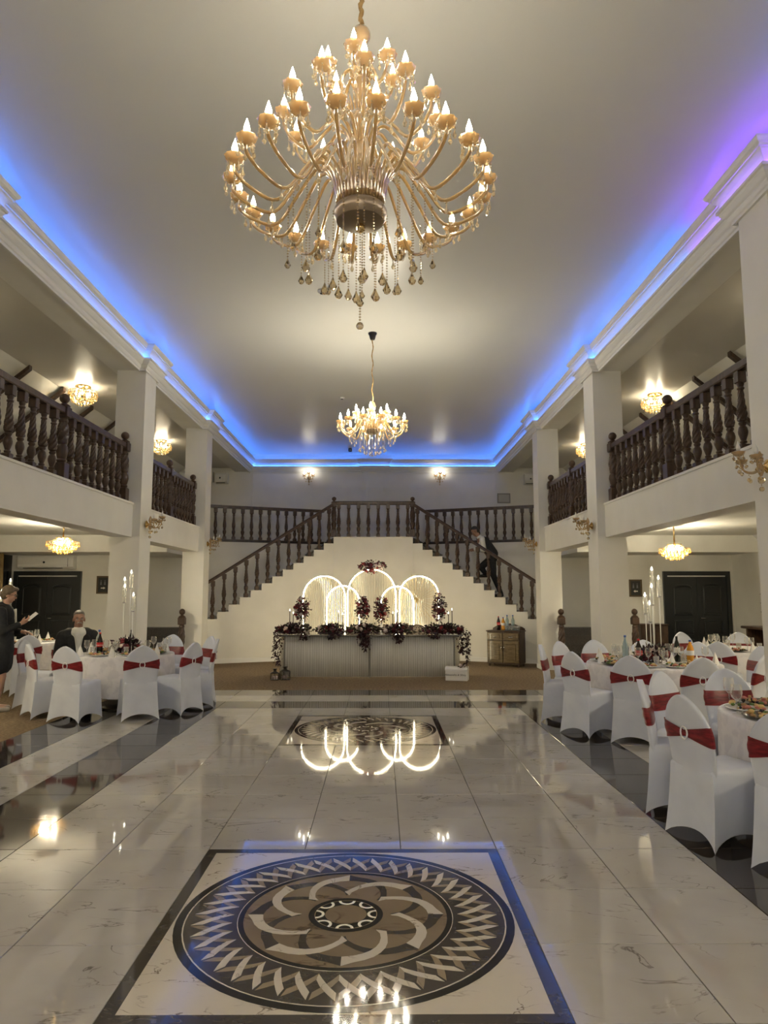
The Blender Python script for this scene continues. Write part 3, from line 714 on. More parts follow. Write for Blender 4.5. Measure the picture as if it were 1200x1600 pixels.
# --- wall sconces (backplate towards -x, arms reach out along +x)
def make_sconce(bm):
    t = thing('wall_sconce', 'x', 'sconce')
    autosmooth(MB().lathe([(.002, .0), (.05, .006), (.06, .02), (.045, .03), (.02, .045), (.012, .06)], 16, Matrix.Rotation(R(90), 4, 'Y')).build('backplate', BRASS, t), 50)
    autosmooth(MB().lathe([(.01, -.09), (.025, -.06), (.03, -.02), (.016, .02), (.03, .06), (.02, .10), (.005, .13)], 12, T(.075, 0, 0)).build('glass_body', CUPG, t), 50)
    for a in (R(48), R(-48), 0) if True else ():
        rr = .17 if a else .20; hz = .05 if a else .10
        pts = bez([(.0, 0, -.02), (rr * .45, 0, -.055), (rr * .85, 0, -.03), (rr, 0, hz - .015)], 5)
        ar = MB().tube(pts, .008, 7).build('arm', GOLDG, t, True, (.06, 0, 0), a)
        autosmooth(cup_mesh(MB(), rr, 0, hz, .046).build('drip_cup', CUPG, ar), 50)
        MB().lathe([(.009, 0), (.009, .035)], 8, T(rr, 0, hz)).build('candle_socket', CHROME, ar, True)
        bulb(MB(), rr, 0, hz + .033, 1.1).build('bulb', bm, ar, True)
        pm = MB()
        for q in range(6):
            b = R(60 * q); px, py = rr + .044 * math.cos(b), .044 * math.sin(b); bead(pm, px, py, hz - .01, .006); pm.ell((px, py, hz - .035), .013, 8, 6)
        bead(pm, rr * .6, 0, -.08, .007); pm.ell((rr * .6, 0, -.12), .018, 8, 6); bead(pm, rr, 0, -.01, .006); pm.ell((rr, 0, -.05), .018, 8, 6)
        pm.build('crystal_balls', SMOKE, ar, False)['kind'] = 'stuff'
    pm = MB(); pm.ell((.075, 0, -.125), .03, 10, 8); bead(pm, .075, 0, -.165, .008); pm.ell((.075, 0, -.20), .022, 10, 8); pm.build('crystal_balls', SMOKE, t)['kind'] = 'stuff'
    return t
sc = make_sconce(UNLIT)
def sconce(src, loc, rot, label):
    o = src if src.name not in used else None
    if o: used.add(src.name); o.location = loc; o.rotation_euler = (0, 0, rot)
    else: o = dup(src, loc, rot)
    return tag(o, label, 'sconce', 'crystal wall sconces')
sconce(sc, (-3.53, 11.07, 2.66), 0, 'unlit crystal sconce on the nearer left column')
sconce(sc, (-3.53, 15.03, 2.62), 0, 'unlit crystal sconce on the left column by the stairs')
sconce(sc, (3.53, 11.07, 2.64), math.pi, 'unlit crystal sconce on the middle right column')
sconce(sc, (3.53, 15.03, 2.62), math.pi, 'unlit crystal sconce on the right column by the stairs')
sconce(sc, (3.53, 5.98, 2.68), math.pi, 'unlit crystal sconce on the right column nearest the camera')
sl = make_sconce(B_SC)
sconce(sl, (-1.90, 20.29, 4.90), R(-90), 'lit crystal sconce on the far wall, left of the pilaster')
sconce(sl, (1.90, 20.29, 4.90), R(-90), 'lit crystal sconce on the far wall, right of the pilaster')
# ================================================================== CHAIRS AND TABLES
CHH = .93
def chair_proto():
    t = thing('banquet_chair', 'x', 'chair'); mb = MB(); n = 12; SZ = .455
    def corner(z):
        k = z / SZ; hw = .232 - .034 * k ** .8; fr = .235 - .015 * k; re = -.222 - .040 * (1 - min(1, k)) ** 1.7
        return [(-hw, re), (hw, re), (hw * .87, fr), (-hw * .87, fr)]
    rings = []
    for lev in [0, .08, .2, .35, .5, .65, .8, .92, 1.0]:
        ring = []
        for sdd in range(4):
            for j in range(n):
                u = j / n; arch = (4 * u * (1 - u))
                hem = .075 * arch ** .75; z = hem + (SZ - hem) * lev
                c = corner(z); a, b = Vector(c[sdd]), Vector(c[(sdd + 1) % 4]); p = a.lerp(b, u)
                nrm = Vector((-(b - a).y, (b - a).x)).normalized()
                p = p + nrm * (.040 * arch * (1 - lev) ** 1.3)
                ring.append((p.x, p.y, z))
        rings.append(ring)
    for z, k in ((SZ + .018, .965), (SZ + .026, .88), (SZ + .030, .5)):
        c0 = corner(SZ); ring = []
        for sdd in range(4):
            for j in range(n):
                p = Vector(c0[sdd]).lerp(Vector(c0[(sdd + 1) % 4]), j / n); ring.append((p.x * k, (p.y - .02) * k + .02, z))
        rings.append(ring)
    mb.loft(rings, False, True)
    def back(z):
        k = (z - .44) / (CHH - .44)
        w = .198 + .020 * math.sin(min(1, k / .6) * math.pi / 2)
        if z > .67: w *= max(1e-3, 1 - ((z - .67) / (CHH - .67)) ** 2.2) ** .66
        return w, -.194 - .085 * max(0, k) ** 1.6, .028 * (1 - .35 * max(0, k - .5))
    def bring(z, ex=0.0, zf=None):
        w, yc, tk = back(z); r = []
        for j in range(28):
            a = 2 * math.pi * j / 28; c, s_ = math.cos(a), math.sin(a); f = lambda q, e: math.copysign(abs(q) ** e, q)
            r.append(((w + ex) * f(c, .55), yc + (tk + ex) * f(s_, .75), z))
        return r
    zs = [.43, .46, .52, .58, .64, .70, .75, .80, .84, .87, .895, .912, .922, .928, .93]
    mb.loft([bring(z) for z in zs], True, True)
    cv = mb.build('stretch_cover', COVER, t); autosmooth(cv, 50)
    # sash: plain band in front, gathered to the buckle behind
    sm = MB(); ZC = .685
    rows = []
    for q in (-1, -.6, -.2, .2, .6, 1):
        ring = []
        for j in range(40):
            a = 2 * math.pi * j / 40; c, s_ = math.cos(a), math.sin(a); f = lambda v, e: math.copysign(abs(v) ** e, v)
            x01 = abs(f(c, .55)); h = .062 if s_ > 0 else .020 + .044 * min(1, x01 * 1.05)
            z = ZC + q * h; w, yc, tk = back(z); ex = .005 + (.004 if (s_ < 0 and abs(q) in (.2, 1)) else 0)
            ring.append(((w + ex) * f(c, .55), yc + (tk + ex) * f(s_, .75), z))
        rows.append(ring)
    sm.loft(rows)
    sh = sm.build('sash', SASH, t, True)
    w, yc, tk = back(ZC); y = yc - tk - .012
    MB().tube([(.031 * math.cos(R(15 * i)), y, ZC + .040 * math.sin(R(15 * i))) for i in range(25)], .0062, 6).build('buckle', RING, sh, True)
    return t
CH = chair_proto()
def chair(C, ang, rad, label, group, z=0.0, jit=0.0):
    a = R(ang); rad += .045; loc = (C[0] + rad * math.cos(a), C[1] + rad * math.sin(a), z)
    rot = a + math.pi / 2 + R(jit)
    if CH.name not in used: used.add(CH.name); o = CH; o.location = loc; o.rotation_euler = (0, 0, rot)
    else: o = dup(CH, loc, rot)
    return tag(o, label, 'chair', group)
# ---- table builder
def table(C, r, label_t, label_c, drop=.44, seed=1, group='round banquet tables'):
    t = thing('round_table', label_t, 'table', (C[0], C[1], 0), 0, group)
    MB().lathe([(r - .02, .715), (r, .72), (r, .738), (r - .01, .742)], 40).build('tabletop', WOOD, t)
    MB().lathe([(.05, 0.05), (.04, .4), (.05, .714)], 12).build('pedestal', DARKMET, t)
    MB().lathe([(.28, 0), (.28, .02), (.06, .05)], 16).build('foot', DARKMET, t)
    rg = random.Random(seed); n = 120; rows = []
    ph = rg.uniform(0, 6); fl = 13
    for k, (rr, z) in enumerate([(r * .5, .7435), (r * .97, .7435), (r + .006, .7425), (r + .012, .734), (r + .016, .70)] + [(r + .02, .70 - drop * i / 6) for i in range(1, 7)]):
        ring = []
        dp = max(0, (.70 - z) / drop)
        for j in range(n):
            a = 2 * math.pi * j / n; f = math.sin(fl * a + ph + .8 * math.sin(2 * a)) * .5 + .35 * math.sin(2 * fl * a * .5 + 1.3 * math.sin(3 * a))
            q = rr + dp * (.008 + .030 * f); zc = z - dp * .05 * math.cos(4 * a + ph)
            ring.append((q * math.cos(a), q * math.sin(a), zc))
        rows.append(ring)
    o = MB().loft(rows, True, False).build('tablecloth', CLOTH, None, True, (C[0], C[1], 0)); tag(o, label_c, 'tablecloth', 'white damask tablecloths')
    return t
TZ = .7445
# ---- things on the tables
FOODC = [mat('food_ham', (.48, .17, .12), .5), mat('food_cheese', (.62, .42, .16), .5), mat('food_greens', (.10, .16, .04), .5), mat('food_olive', (.02, .012, .012), .25), mat('food_bread', (.42, .25, .11), .6)]
PLATE = mat('china', (.78, .78, .76), .12); PLATED = mat('dark_platter', (.10, .095, .09), .2, .6)
def plate_proto(r, pm, nfood, seed):
    t = thing('plate', 'x', 'plate'); rg = random.Random(seed)
    MB().lathe([(r * .55, 0), (r * .62, .004), (r, .020), (r * 1.0, .024), (r * .62, .009), (.002, .008)], 28).build('dish', pm, t, True)
    for k in range(5):
        mb = MB()
        for i in range(nfood):
            a = rg.uniform(0, 6.28); q = r * .78 * math.sqrt(rg.random()); s = rg.uniform(.014, .026) * (.6 if k == 3 else 1)
            mb.ell((q * math.cos(a), q * math.sin(a), .018 + rg.uniform(.0, .028)), (s, s * rg.uniform(.6, 1.2), s * (.9 if k == 3 else .55)), 7, 5, None)
        mb.build('appetizers', FOODC[k], t, True)['kind'] = 'stuff'
    return t
PL = plate_proto(.155, PLATE, 6, 3); PT = plate_proto(.19, PLATED, 9, 5)
WG = thing('wine_glass', 'x', 'glass')
MB().lathe([(.034, 0), (.034, .002), (.006, .006), (.0045, .03), (.0045, .085), (.012, .095), (.033, .115), (.040, .145), (.036, .19), (.033, .205)], 14, cap=False).build('glass_bowl', CLEAR, WG, True)
TG = thing('tumbler', 'x', 'glass')
MB().lathe([(.001, 0), (.028, 0), (.030, .01), (.036, .11), (.034, .11), (.028, .014), (.001, .012)], 14, cap=False).build('glass_body', CLEAR, TG, True)
NAP = MB().lathe([(.045, 0), (.038, .04), (.018, .10), (.002, .15)], 9, lobes=3, amp=.12).build('folded_napkin', mat('napkin_linen', (.80, .78, .74), .7), None, False)
def bottle_proto(h, r, liquid, cap, lab=None, text=None, fill=.7, clear=True):
    t = thing('bottle', 'x', 'bottle')
    pr = [(r * .8, 0), (r, .01), (r, h * .25), (r * .93, h * .40), (r, h * .55), (r * .85, h * .68), (r * .35, h * .86), (r * .30, h * .94)]
    MB().lathe(pr, 16).build('bottle_body', liquid, t, True)
    MB().lathe([(r * .38, h * .935), (r * .38, h), (r * .3, h * 1.005)], 12).build('cap', cap, t, True)
    if lab: 
        lo = MB().lathe([(r * 1.015, h * .36), (r * 1.015, h * .56)], 20, cap=False).build('label_band', lab, t, True)
        if text: text_on(lo, text, r * .52, (0, -r * 1.03, h * .435), (R(90), 0, 0), PORC)
    return t
def text_mesh(body, size, depth=.0006, align='CENTER', shear=0.0):
    cu = bpy.data.curves.new('txt', 'FONT'); cu.body = body; cu.size = size; cu.extrude = depth; cu.align_x = align; cu.align_y = 'CENTER'; cu.shear = shear
    o = bpy.data.objects.new('txt', cu); COL.objects.link(o); dg = bpy.context.evaluated_depsgraph_get()
    me = bpy.data.meshes.new_from_object(o.evaluated_get(dg)); bpy.data.objects.remove(o); return me
def text_on(parent, body, size, loc, rot, m, shear=0.0):
    me = text_mesh(body, size, shear=shear); me.materials.clear(); me.materials.append(m); return link('lettering', me, parent, loc, rot)
WATER = shell_glass('water_bottle', (.50, .62, .66), .4, .05, .45, (.75, .86, .88))
COLA = mat('cola', (.012, .006, .005), .08); JUICE = mat('orange_juice', (.62, .27, .03), .15); WINEB = mat('dark_bottle', (.012, .014, .010), .1)
RED = mat('red_label', (.50, .015, .015), .4); BLUE = mat('blue_cap', (.05, .12, .45), .4); WHT = mat('white_label', (.75, .75, .75), .5)
BW = bottle_proto(.33, .043, WATER, BLUE); BC = bottle_proto(.30, .040, COLA, RED, RED, 'Coca-Cola'); BJ = bottle_proto(.28, .042, JUICE, BLUE, WHT)
BV = bottle_proto(.31, .038, WINEB, BLKPLAS, WHT)
def place(src, loc, rot, label, group, cat=None):
    if src.name not in used: used.add(src.name); o = src; o.location = loc; o.rotation_euler = (0, 0, rot)
    else: o = dup(src, loc, rot)
    return tag(o, label, cat or src.get('category'), group)
tag(NAP, 'x', 'napkin')
# ---- flowers
def leaves(n, gen, s0, s1, seed, zmin=None):
    rg = random.Random(seed); mb = MB()
    for i in range(n):
        p, out = gen(rg); s = rg.uniform(s0, s1)
        d = (Vector(out) + Vector((rg.uniform(-1, 1), rg.uniform(-1, 1), rg.uniform(-.8, .8))) * .9).normalized()
        u = d.orthogonal().normalized(); u = Matrix.Rotation(rg.uniform(0, 6.28), 3, d) @ u; v = d.cross(u)
        p = Vector(p); a = p; b = p + d * s * .5 + u * s * .32 + v * s * .06; c = p + d * s + v * s * -.05; e = p + d * s * .5 - u * s * .32 + v * s * .06
        if zmin is not None:
            for q in (a, b, c, e): q.z = max(q.z, zmin + rg.uniform(0, .006))
        mb._add([a, b, c, e], [(0, 1, 2), (0, 2, 3)])
    return mb
def rose_mesh(r, m):
    mb = MB()
    mb.ell((0, 0, 0), (r * .55, r * .55, r * .6), 8, 6)
    for k in range(9):
        a = 2.4 * k; q = r * (.35 + .05 * k); mb.ell((q * .75 * math.cos(a), q * .75 * math.sin(a), .12 * r - .04 * r * k), (r * .42, r * .42, r * .34), 6, 4)
    return mb.build('rose', m, None, True)
ROSES = [rose_mesh(.045, ROSED), rose_mesh(.045, ROSER), rose_mesh(.047, ROSEP)]
def add_roses(parent, spots):
    for k, p, s in spots:
        src = ROSES[k]
        if src.name not in used: used.add(src.name); o = src; o.parent = parent
        else: o = src.copy(); COL.objects.link(o); o.parent = parent
        o.location = p; o.scale = (s, s, s); o.rotation_euler = (rnd.uniform(0, 1.6), rnd.uniform(-.6, .6), rnd.uniform(0, 6))
def bunch(parent, c, rad, n, seed, nr, mix=(5, 2, 2), size=(.035, .07), green=.25, name='foliage', zmin=None):
    """ellipsoidal clump of leaves and roses round c (parent space)"""
    c = Vector(c)
    def gen(rg):
        d = Vector((rg.gauss(0, 1), rg.gauss(0, 1), rg.gauss(0, 1))).normalized(); q = rg.uniform(.12, 1.0)
        return c + Vector((d.x * rad[0], d.y * rad[1], d.z * rad[2])) * q, d
    f1 = leaves(int(n * (1 - green)), gen, *size, seed, zmin).build(name, LEAF, parent); f1['kind'] = 'stuff'
    if green: f2 = leaves(int(n * green), gen, *size, seed + 1, zmin).build(name, LEAFG, parent); f2['kind'] = 'stuff'
    rg = random.Random(seed + 5); sp = []
    pool = [0] * mix[0] + [1] * mix[1] + [2] * mix[2]
    for i in range(nr):
        d = Vector((rg.gauss(0, 1), -abs(rg.gauss(0, 1)), rg.gauss(0, 1))).normalized()
        p = c + Vector((d.x * rad[0], d.y * rad[1], d.z * rad[2])) * (.93 if i % 2 else .45)
        if zmin is not None: p.z = max(p.z, zmin + .055)
        sp.append((rg.choice(pool), p, rg.uniform(.8, 1.2)))
    add_roses(parent, sp)
# ---- tall candelabra
def candelabra(C, label, seed, hs):
    t = thing('candelabra', label, 'candelabra', (C[0], C[1], TZ), 0, 'tall acrylic candelabra')
    MB().lathe([(.10, 0), (.10, .012), (.02, .02)], 20).build('base', CHROME, t, True)
    for dx, dy, h in hs:
        MB().lathe([(.006, .015), (.006, h - .26)], 8, T(dx, dy, 0)).build('acrylic_rod', mat_rod, t, True)
        MB().lathe([(.006, h - .265), (.026, h - .255), (.024, h - .245)], 12, T(dx, dy, 0)).build('cup', CHROME, t, True)
        g = MB().lathe([(.024, h - .25), (.026, h - .02)], 14, T(dx, dy, 0), cap=False).build('glass_tube', CLEAR, t, True)
        MB().lathe([(.009, h - .25), (.009, h - .04)], 8, T(dx, dy, 0)).build('candle', PORC, t, True)
        MB().lathe([(.006, h - .04), (.012, h - .024), (.009, h - .008), (.001, h + .012)], 8, T(dx, dy, 0)).build('flame', FLAME, t, True)
    return t
mat_rod = mat('acrylic_rod', (.80, .80, .74), .08)
CL, CA, CB, CC, CD = (-3.42, 10.08), (3.50, 8.72), (3.30, 5.06), (5.65, 10.75), (-6.25, 12.3)
table(CL, .66, 'round table on the left, with the seated man behind it', 'white damask cloth on the left round table by the column', seed=2)
table(CA, .77, 'round table on the right between the columns, ringed by chairs', 'white damask cloth on the right round table with the tall candelabra', seed=3)
table(CB, .675, 'round table cut by the right edge, nearest the camera', 'white damask cloth on the near right table, hanging in folds', seed=4)
table(CC, .75, 'round table at the far right, half hidden by the nearest column', 'white damask cloth on the far right table', seed=5)
table(CD, .80, 'round table at the far left beyond the standing woman', 'white damask cloth on the far left table', seed=6)
gL, gA, gB, gC, gD = 'chairs at the left table', 'chairs at the right table', 'chairs at the near right table', 'chairs at the far right table', 'chairs at the far left table'
# left table
chair(CL, -139, .95, 'white covered chair with its back to us, leftmost in front of the left table', gL)
chair(CL, -105, .91, 'white covered chair with its back to us, in front of the seated man', gL)
chair(CL, -60, .88, 'white covered chair with its back to us, right of the gap before the left table', gL)
chair(CL, -24, .90, 'white covered chair turned half right at the left table, third from the right', gL)
chair(CL, 9, .95, 'white covered chair seen almost edge-on, rightmost of the left table', gL)
chair(CL, 40, 1.00, 'white covered chair facing us at the back right of the left table', gL)
chair(CL, 77, 1.00, 'white covered chair facing us behind the left table, beside the column', gL)
chair(CL, 147, 1.12, 'white covered chair under the seated man', gL)
chair(CL, 176, 1.16, 'white covered chair behind the standing woman, turned to the left table', gL)
# right table
chair(CA, -152, 1.00, 'white covered chair with its back to us, left front of the right table', gA)
chair(CA, -121, 1.00, 'white covered chair with its back squarely to us, front centre of the right table', gA)
chair(CA, -90, 1.02, 'white covered chair behind the near table, back to us, right of the centre one', gA)
chair(CA, -53, 1.02, 'white covered chair with its back to us beside the nearest column', gA)
chair(CA, 160, 1.03, 'white covered chair seen edge-on, leftmost of the right table', gA)
chair(CA, 130, 1.05, 'white covered chair facing us, just behind the edge-on one at the right table', gA)
chair(CA, 103, 1.08, 'white covered chair facing us with a bright red sash, behind the food platter', gA)
chair(CA, 74, 1.08, 'white covered chair facing us behind the water bottle', gA)
chair(CA, 44, 1.05, 'white covered chair facing us behind the orange juice bottle', gA)
chair(CA, 6, 1.10, 'white covered chair facing left at the right end of the right table', gA)
# near right table
chair(CB, -164, .88, 'nearest white covered chair, its back and whole side in view', gB)
chair(CB, 157, .90, 'white covered chair seen edge-on between the right table and the near table', gB)
chair(CB, -131, .90, 'white covered chair cut off by the right edge of the picture', gB)
chair(CB, 125, .98, 'white covered chair facing right behind the edge-on one, near table', gB)
chair(CB, 94, .95, 'white covered chair facing us with a wide red band, behind the near table', gB)
# far right table
chair(CC, -130, 1.05, 'white covered chair back to us in front of the far right table', gC)
chair(CC, 108, 1.0, 'white covered chair facing us before the black door', gC)
chair(CC, 66, 1.0, 'white covered chair facing us by the grey side wall', gC)
# far left table
chair(CD, 42, 1.05, 'white covered chair behind the far left table, left of the seated man', gD)
chair(CD, -50, 1.10, 'white covered chair of the far left table, behind the standing woman', gD)
# upper gallery chairs
for k, (x, y, a) in enumerate([(-6.3, 9.6, 20), (-6.2, 14.2, 30), (6.4, 9.3, 160)]):
    o = dup(CH, (x, y, GZ), R(a)); tag(o, ['white covered chair with red sash on the near left upper gallery', 'white covered chair with red sash on the far left upper gallery', 'white covered chair with red sash on the right upper gallery'][k], 'chair', 'chairs on the upper galleries')
# settings
DIRS = ['right', 'back right', 'back', 'back left', 'left', 'front left', 'front', 'front right']
OCC = {}
def fit(C, x, y, rad):
    """nearest free spot on the table round C, or None"""
    occ = OCC.setdefault(C, [(C[0], C[1], .235)])
    for st in range(0, 60):
        q = .012 * st; a = st * 2.4; px, py = x + q * math.cos(a) * .6, y + q * math.sin(a) * .6
        if all(math.hypot(px - u, py - v) > rad + w_ for u, v, w_ in occ) and math.hypot(px - C[0], py - C[1]) + rad < TR[C] + .01: occ.append((px, py, rad)); return px, py
    return None
TR = {CL: .66, CA: .77, CB: .675, CC: .75, CD: .80}
def bott(C, src, dx, dy, rot, label):
    OCC.setdefault(C, [(C[0], C[1], .235)]).append((C[0] + dx, C[1] + dy, .046)); return place(src, (C[0] + dx, C[1] + dy, TZ), rot, label, 'bottles')
def setting(C, r, angs, tname, seed):
    rg = random.Random(seed); seen = {}; seats = []
    for k, a in enumerate(angs):
        d = DIRS[int(((a + 22.5) % 360) // 45)]; seen[d] = seen.get(d, 0) + 1; d = d if seen[d] == 1 else 'second ' + d
        seats.append((k, R(a), '%s seat of the %s' % (d, tname)))
    for k, ar, seat in seats:
        big = k % 3 == 0; p = fit(C, C[0] + (r - .18) * math.cos(ar), C[1] + (r - .18) * math.sin(ar), .19 if big else .155)
        if p: place(PT if big else PL, (p[0], p[1], TZ), rg.uniform(0, 6), ('dark platter heaped with appetizers at the ' if big else 'white plate of appetizers at the ') + seat, 'food plates on the ' + tname)
    for k, ar, seat in seats:
        for q, (dr, da) in enumerate(((.30, -17), (.36, -2), (.30, 15), (.12, 24))):
            p = fit(C, C[0] + (r - dr) * math.cos(ar + R(da)), C[1] + (r - dr) * math.sin(ar + R(da)), (.041, .037, .041, .049)[q])
            if p: place((WG, TG, WG, NAP)[q], (p[0], p[1], TZ), 0, ('first stemmed wine glass at the ', 'plain tumbler at the ', 'second stemmed wine glass at the ', 'white cone folded napkin at the ')[q] + seat, ('wine glasses on the ', 'tumblers on the ', 'wine glasses on the ', 'napkins on the ')[q] + tname)
bott(CL, BW, -.33, -.10, 0, 'clear water bottle on the left table before the man')
bott(CL, BC, -.27, -.22, .3, 'cola bottle with a red label on the left table')
bott(CL, BV, -.02, +.30, 0, 'dark wine bottle behind the flowers of the left table')
bott(CA, BW, -.34, -.02, 0, 'large clear water bottle on the right table')
bott(CA, BC, -.25, -.22, -.2, 'cola bottle with a red label on the right table')
bott(CA, BJ, +.40, -.14, 0, 'orange juice bottle on the right table')
bott(CA, BV, +.34, +.10, 0, 'dark bottle beside the orange juice')
setting(CL, .66, [-140, -112, -60, -28, 8, 50, 110], 'left table', 11)
setting(CA, .77, [-152, -117, -90, -53, 160, 125, 70, 20], 'right table', 12)
setting(CB, .675, [-160, -125, 160, 115, 80], 'near right table', 13)
setting(CC, .75, [-130, 170, 100, -80], 'far right table', 14)
setting(CD, .80, [-40, 20, -90], 'far left table', 15)
candelabra(CL, 'tall candelabra of clear rods and glass tubes on the left table', 1, [(-.05, .02, 1.06), (-.02, -.05, .96), (.03, .05, 1.16), (.10, -.03, .84)])
candelabra(CA, 'tall candelabra of clear rods and glass tubes on the right table', 2, [(-.06, .02, .84), (.0, -.05, .95), (.05, .05, 1.16), (.10, -.02, 1.05), (.0, .04, .74)])
candelabra(CD, 'candelabra on the far left table behind the woman\'s head', 3, [(.0, .02, 1.08), (-.10, -.05, .90), (-.17, .05, .78)])
for C, nm, sd in ((CL, 'left table', 31), (CA, 'right table', 33)):
    t = thing('flower_arrangement', 'low dark burgundy flower arrangement at the candelabra foot on the ' + nm, 'flowers', (C[0], C[1], TZ), 0, 'table flowers')
    bunch(t, (0, 0, .115), (.20, .16, .10), 330, sd, 14, (6, 2, 1), (.04, .075), .1, zmin=.003)
# ================================================================== HEAD TABLE, ARCHES, FLOWERS
DRAPE = noise_col('white_drape', (.60, .59, .56), (.70, .69, .65), 6, .6, stretch=(8, 8, .3))
BEADM = shell_glass('bead_string', (.50, .44, .30), .4, .05, .6, (.9, .88, .8))
WHITE = mat('white_lacquer', (.72, .70, .66), .35)
HT = thing('head_table', 'long wedding head table with a beaded curtain front', 'table', (-.03, 13.75, 0))
hx = 1.60
MB().bbox(0, 0, .775, 3.52, .74, .028, .006).build('mirror_top', mat('mirror_top', (.30, .29, .27), .05, .7), HT)
pn = MB()
for k in range(80):
    pass
rings = []
pathp = [(-hx - .14, .30), (-hx, -.27), (0, -.27), (hx, -.27), (hx + .14, .30)]
for nm, a, b in (('front_panel', (-hx, -.28), (0, -.28)), ('front_panel', (0, -.28), (hx, -.28)), ('side_panel', (-hx - .15, .30), (-hx, -.28)), ('side_panel', (hx, -.28), (hx + .15, .30))):
    A, B = Vector(a), Vector(b); n = max(6, int((B - A).length / .02)); r0 = []
    nr = Vector(((B - A).y, -(B - A).x)).normalized()
    ring = [A.lerp(B, i / n) + nr * .006 * math.sin(i * 2.1) for i in range(n + 1)]
    mb = MB().loft([[(p.x, p.y, z) for p in ring] + [(p.x - nr.x * .02, p.y - nr.y * .02, z) for p in reversed(ring)] for z in (.02, .772)], True, True)
    p_ = mb.build(nm, DRAPE, HT, True)
    bd = MB(); nn = int((B - A).length / .042)
    for i in range(nn):
        q = A.lerp(B, (i + .5) / nn) + nr * (.022 + .004 * math.sin(i * 7.7)); z = .765
        while z > .03: bead(bd, q.x, q.y, z, .0065); z -= .0185
    s_ = bd.build('bead_curtain', BEADM, p_); s_['kind'] = 'stuff'
for x, y in ((-hx, -.30), (hx, -.30), (0, -.30)):
    MB().box(x - .012, x + .012, y - .012, y + .012, 0, .775).build('corner_post', mat('post_grey', (.20, .19, .17), .4), HT)
mat_fr = mat('arch_frame_grey', (.16, .15, .12), .35, .3)
# arches with led tube and bead strings
def arch(x0, x1, top, y, label, rays=False, step=.034):
    cx, r = (x0 + x1) / 2, (x1 - x0) / 2; zs = top - r
    t = thing('led_arch', label, 'arch', (cx, y, 0), 0, 'lit wedding arches')
    def path(rr): return [(-rr, 0, 0.0), (-rr, 0, zs * .5)] + [(-rr * math.cos(R(180 / 28 * i)), 0, zs + rr * math.sin(R(180 / 28 * i))) for i in range(29)] + [(rr, 0, zs * .5), (rr, 0, 0.0)]
    MB().tube(path(r), .008, 8).build('metal_frame', mat_fr, t, True)
    MB().tube([(p[0], -.018, p[2]) for p in path(r - .006)], .0100, 7).build('led_tube', ARCHL, t, True)
    mb = MB(); n = int((2 * r - .06) / step)
    for i in range(n):
        x = -r + .03 + (2 * r - .06) * (i + .5) / n; h = zs + math.sqrt(max(0, r * r - x * x)) - .02
        mb.lathe([(.0042, .05), (.0042, h)], 4, T(x, .01, 0))
    o = mb.build('string_curtain', BEADM, t); o['kind'] = 'stuff'
    if rays:
        g = MB()
        for i in range(26):
            a = R(-100 + 250 * i / 25); ln = .34 + .1 * (i % 3)
            ex, ez = ln * math.cos(a), ln * math.sin(a)
            g.tube([(-.06, -.004, zs - .08), (-.06 + ex if abs(-.06 + ex) < r - .02 else math.copysign(r - .02, ex), -.004, zs - .08 + ez)], .0028, 4)
        g.build('gold_ray_fan', mat('dull_gold', (.42, .30, .12), .45, .7), t)
    return t
arch(-1.418, -.545, 1.93, 14.62, 'tall lit arch with string curtain, far left of the five')
arch(-.506, .499, 2.075, 14.80, 'tallest lit arch in the middle, crowned with flowers')
arch(.558, 1.38, 1.93, 14.62, 'tall lit arch on the right with a gold ray fan', True)
arch(-.919, -.25, 1.73, 14.46, 'low lit arch left of the centre arch')
arch(.184, .854, 1.72, 14.46, 'low lit arch right of the centre arch')
# flower pillars and crown
for x, z0_, z1_, lab in ((-1.40, 1.0, 1.50, 'burgundy rose pillar on a white stand, leftmost'), (-.19, .98, 1.52, 'burgundy and red rose pillar left of the middle'), (.20, .98, 1.52, 'burgundy and red rose pillar right of the middle'), (1.36, 1.0, 1.58, 'burgundy rose pillar on a white stand, rightmost')):
    t = thing('flower_pillar', lab, 'flowers', (x, 14.30, 0), 0, 'flower pillars')
    MB().lathe([(.10, 0), (.10, .02), (.025, .04), (.022, z0_ + .05)], 14).build('stand', WHITE, t, True)
    sd = int(abs(x) * 1000) + 3
    bunch(t, (0, 0, (z0_ + z1_) / 2), (.15, .11, (z1_ - z0_) / 2), 520, sd, 38, (5, 4, 3) if abs(x) < 1 else (6, 2, 3), (.03, .06), .1)
    bunch(t, (0, 0, (z0_ + z1_) / 2), (.21, .12, (z1_ - z0_) / 2 * 1.08), 60, sd + 9, 0, size=(.025, .045), green=0.0, name='loose_twigs')
t = thing('rose_cluster', 'dark rose cluster on top of the tallest arch', 'flowers', (0, 14.74, 2.02))
bunch(t, (0, 0, .12), (.31, .10, .11), 400, 77, 34, (6, 1, 3), (.03, .06), .2)
bunch(t, (0, -.02, .02), (.26, .08, .10), 60, 79, 6, (0, 5, 0), (.025, .045), 0.0, name='loose_twigs')
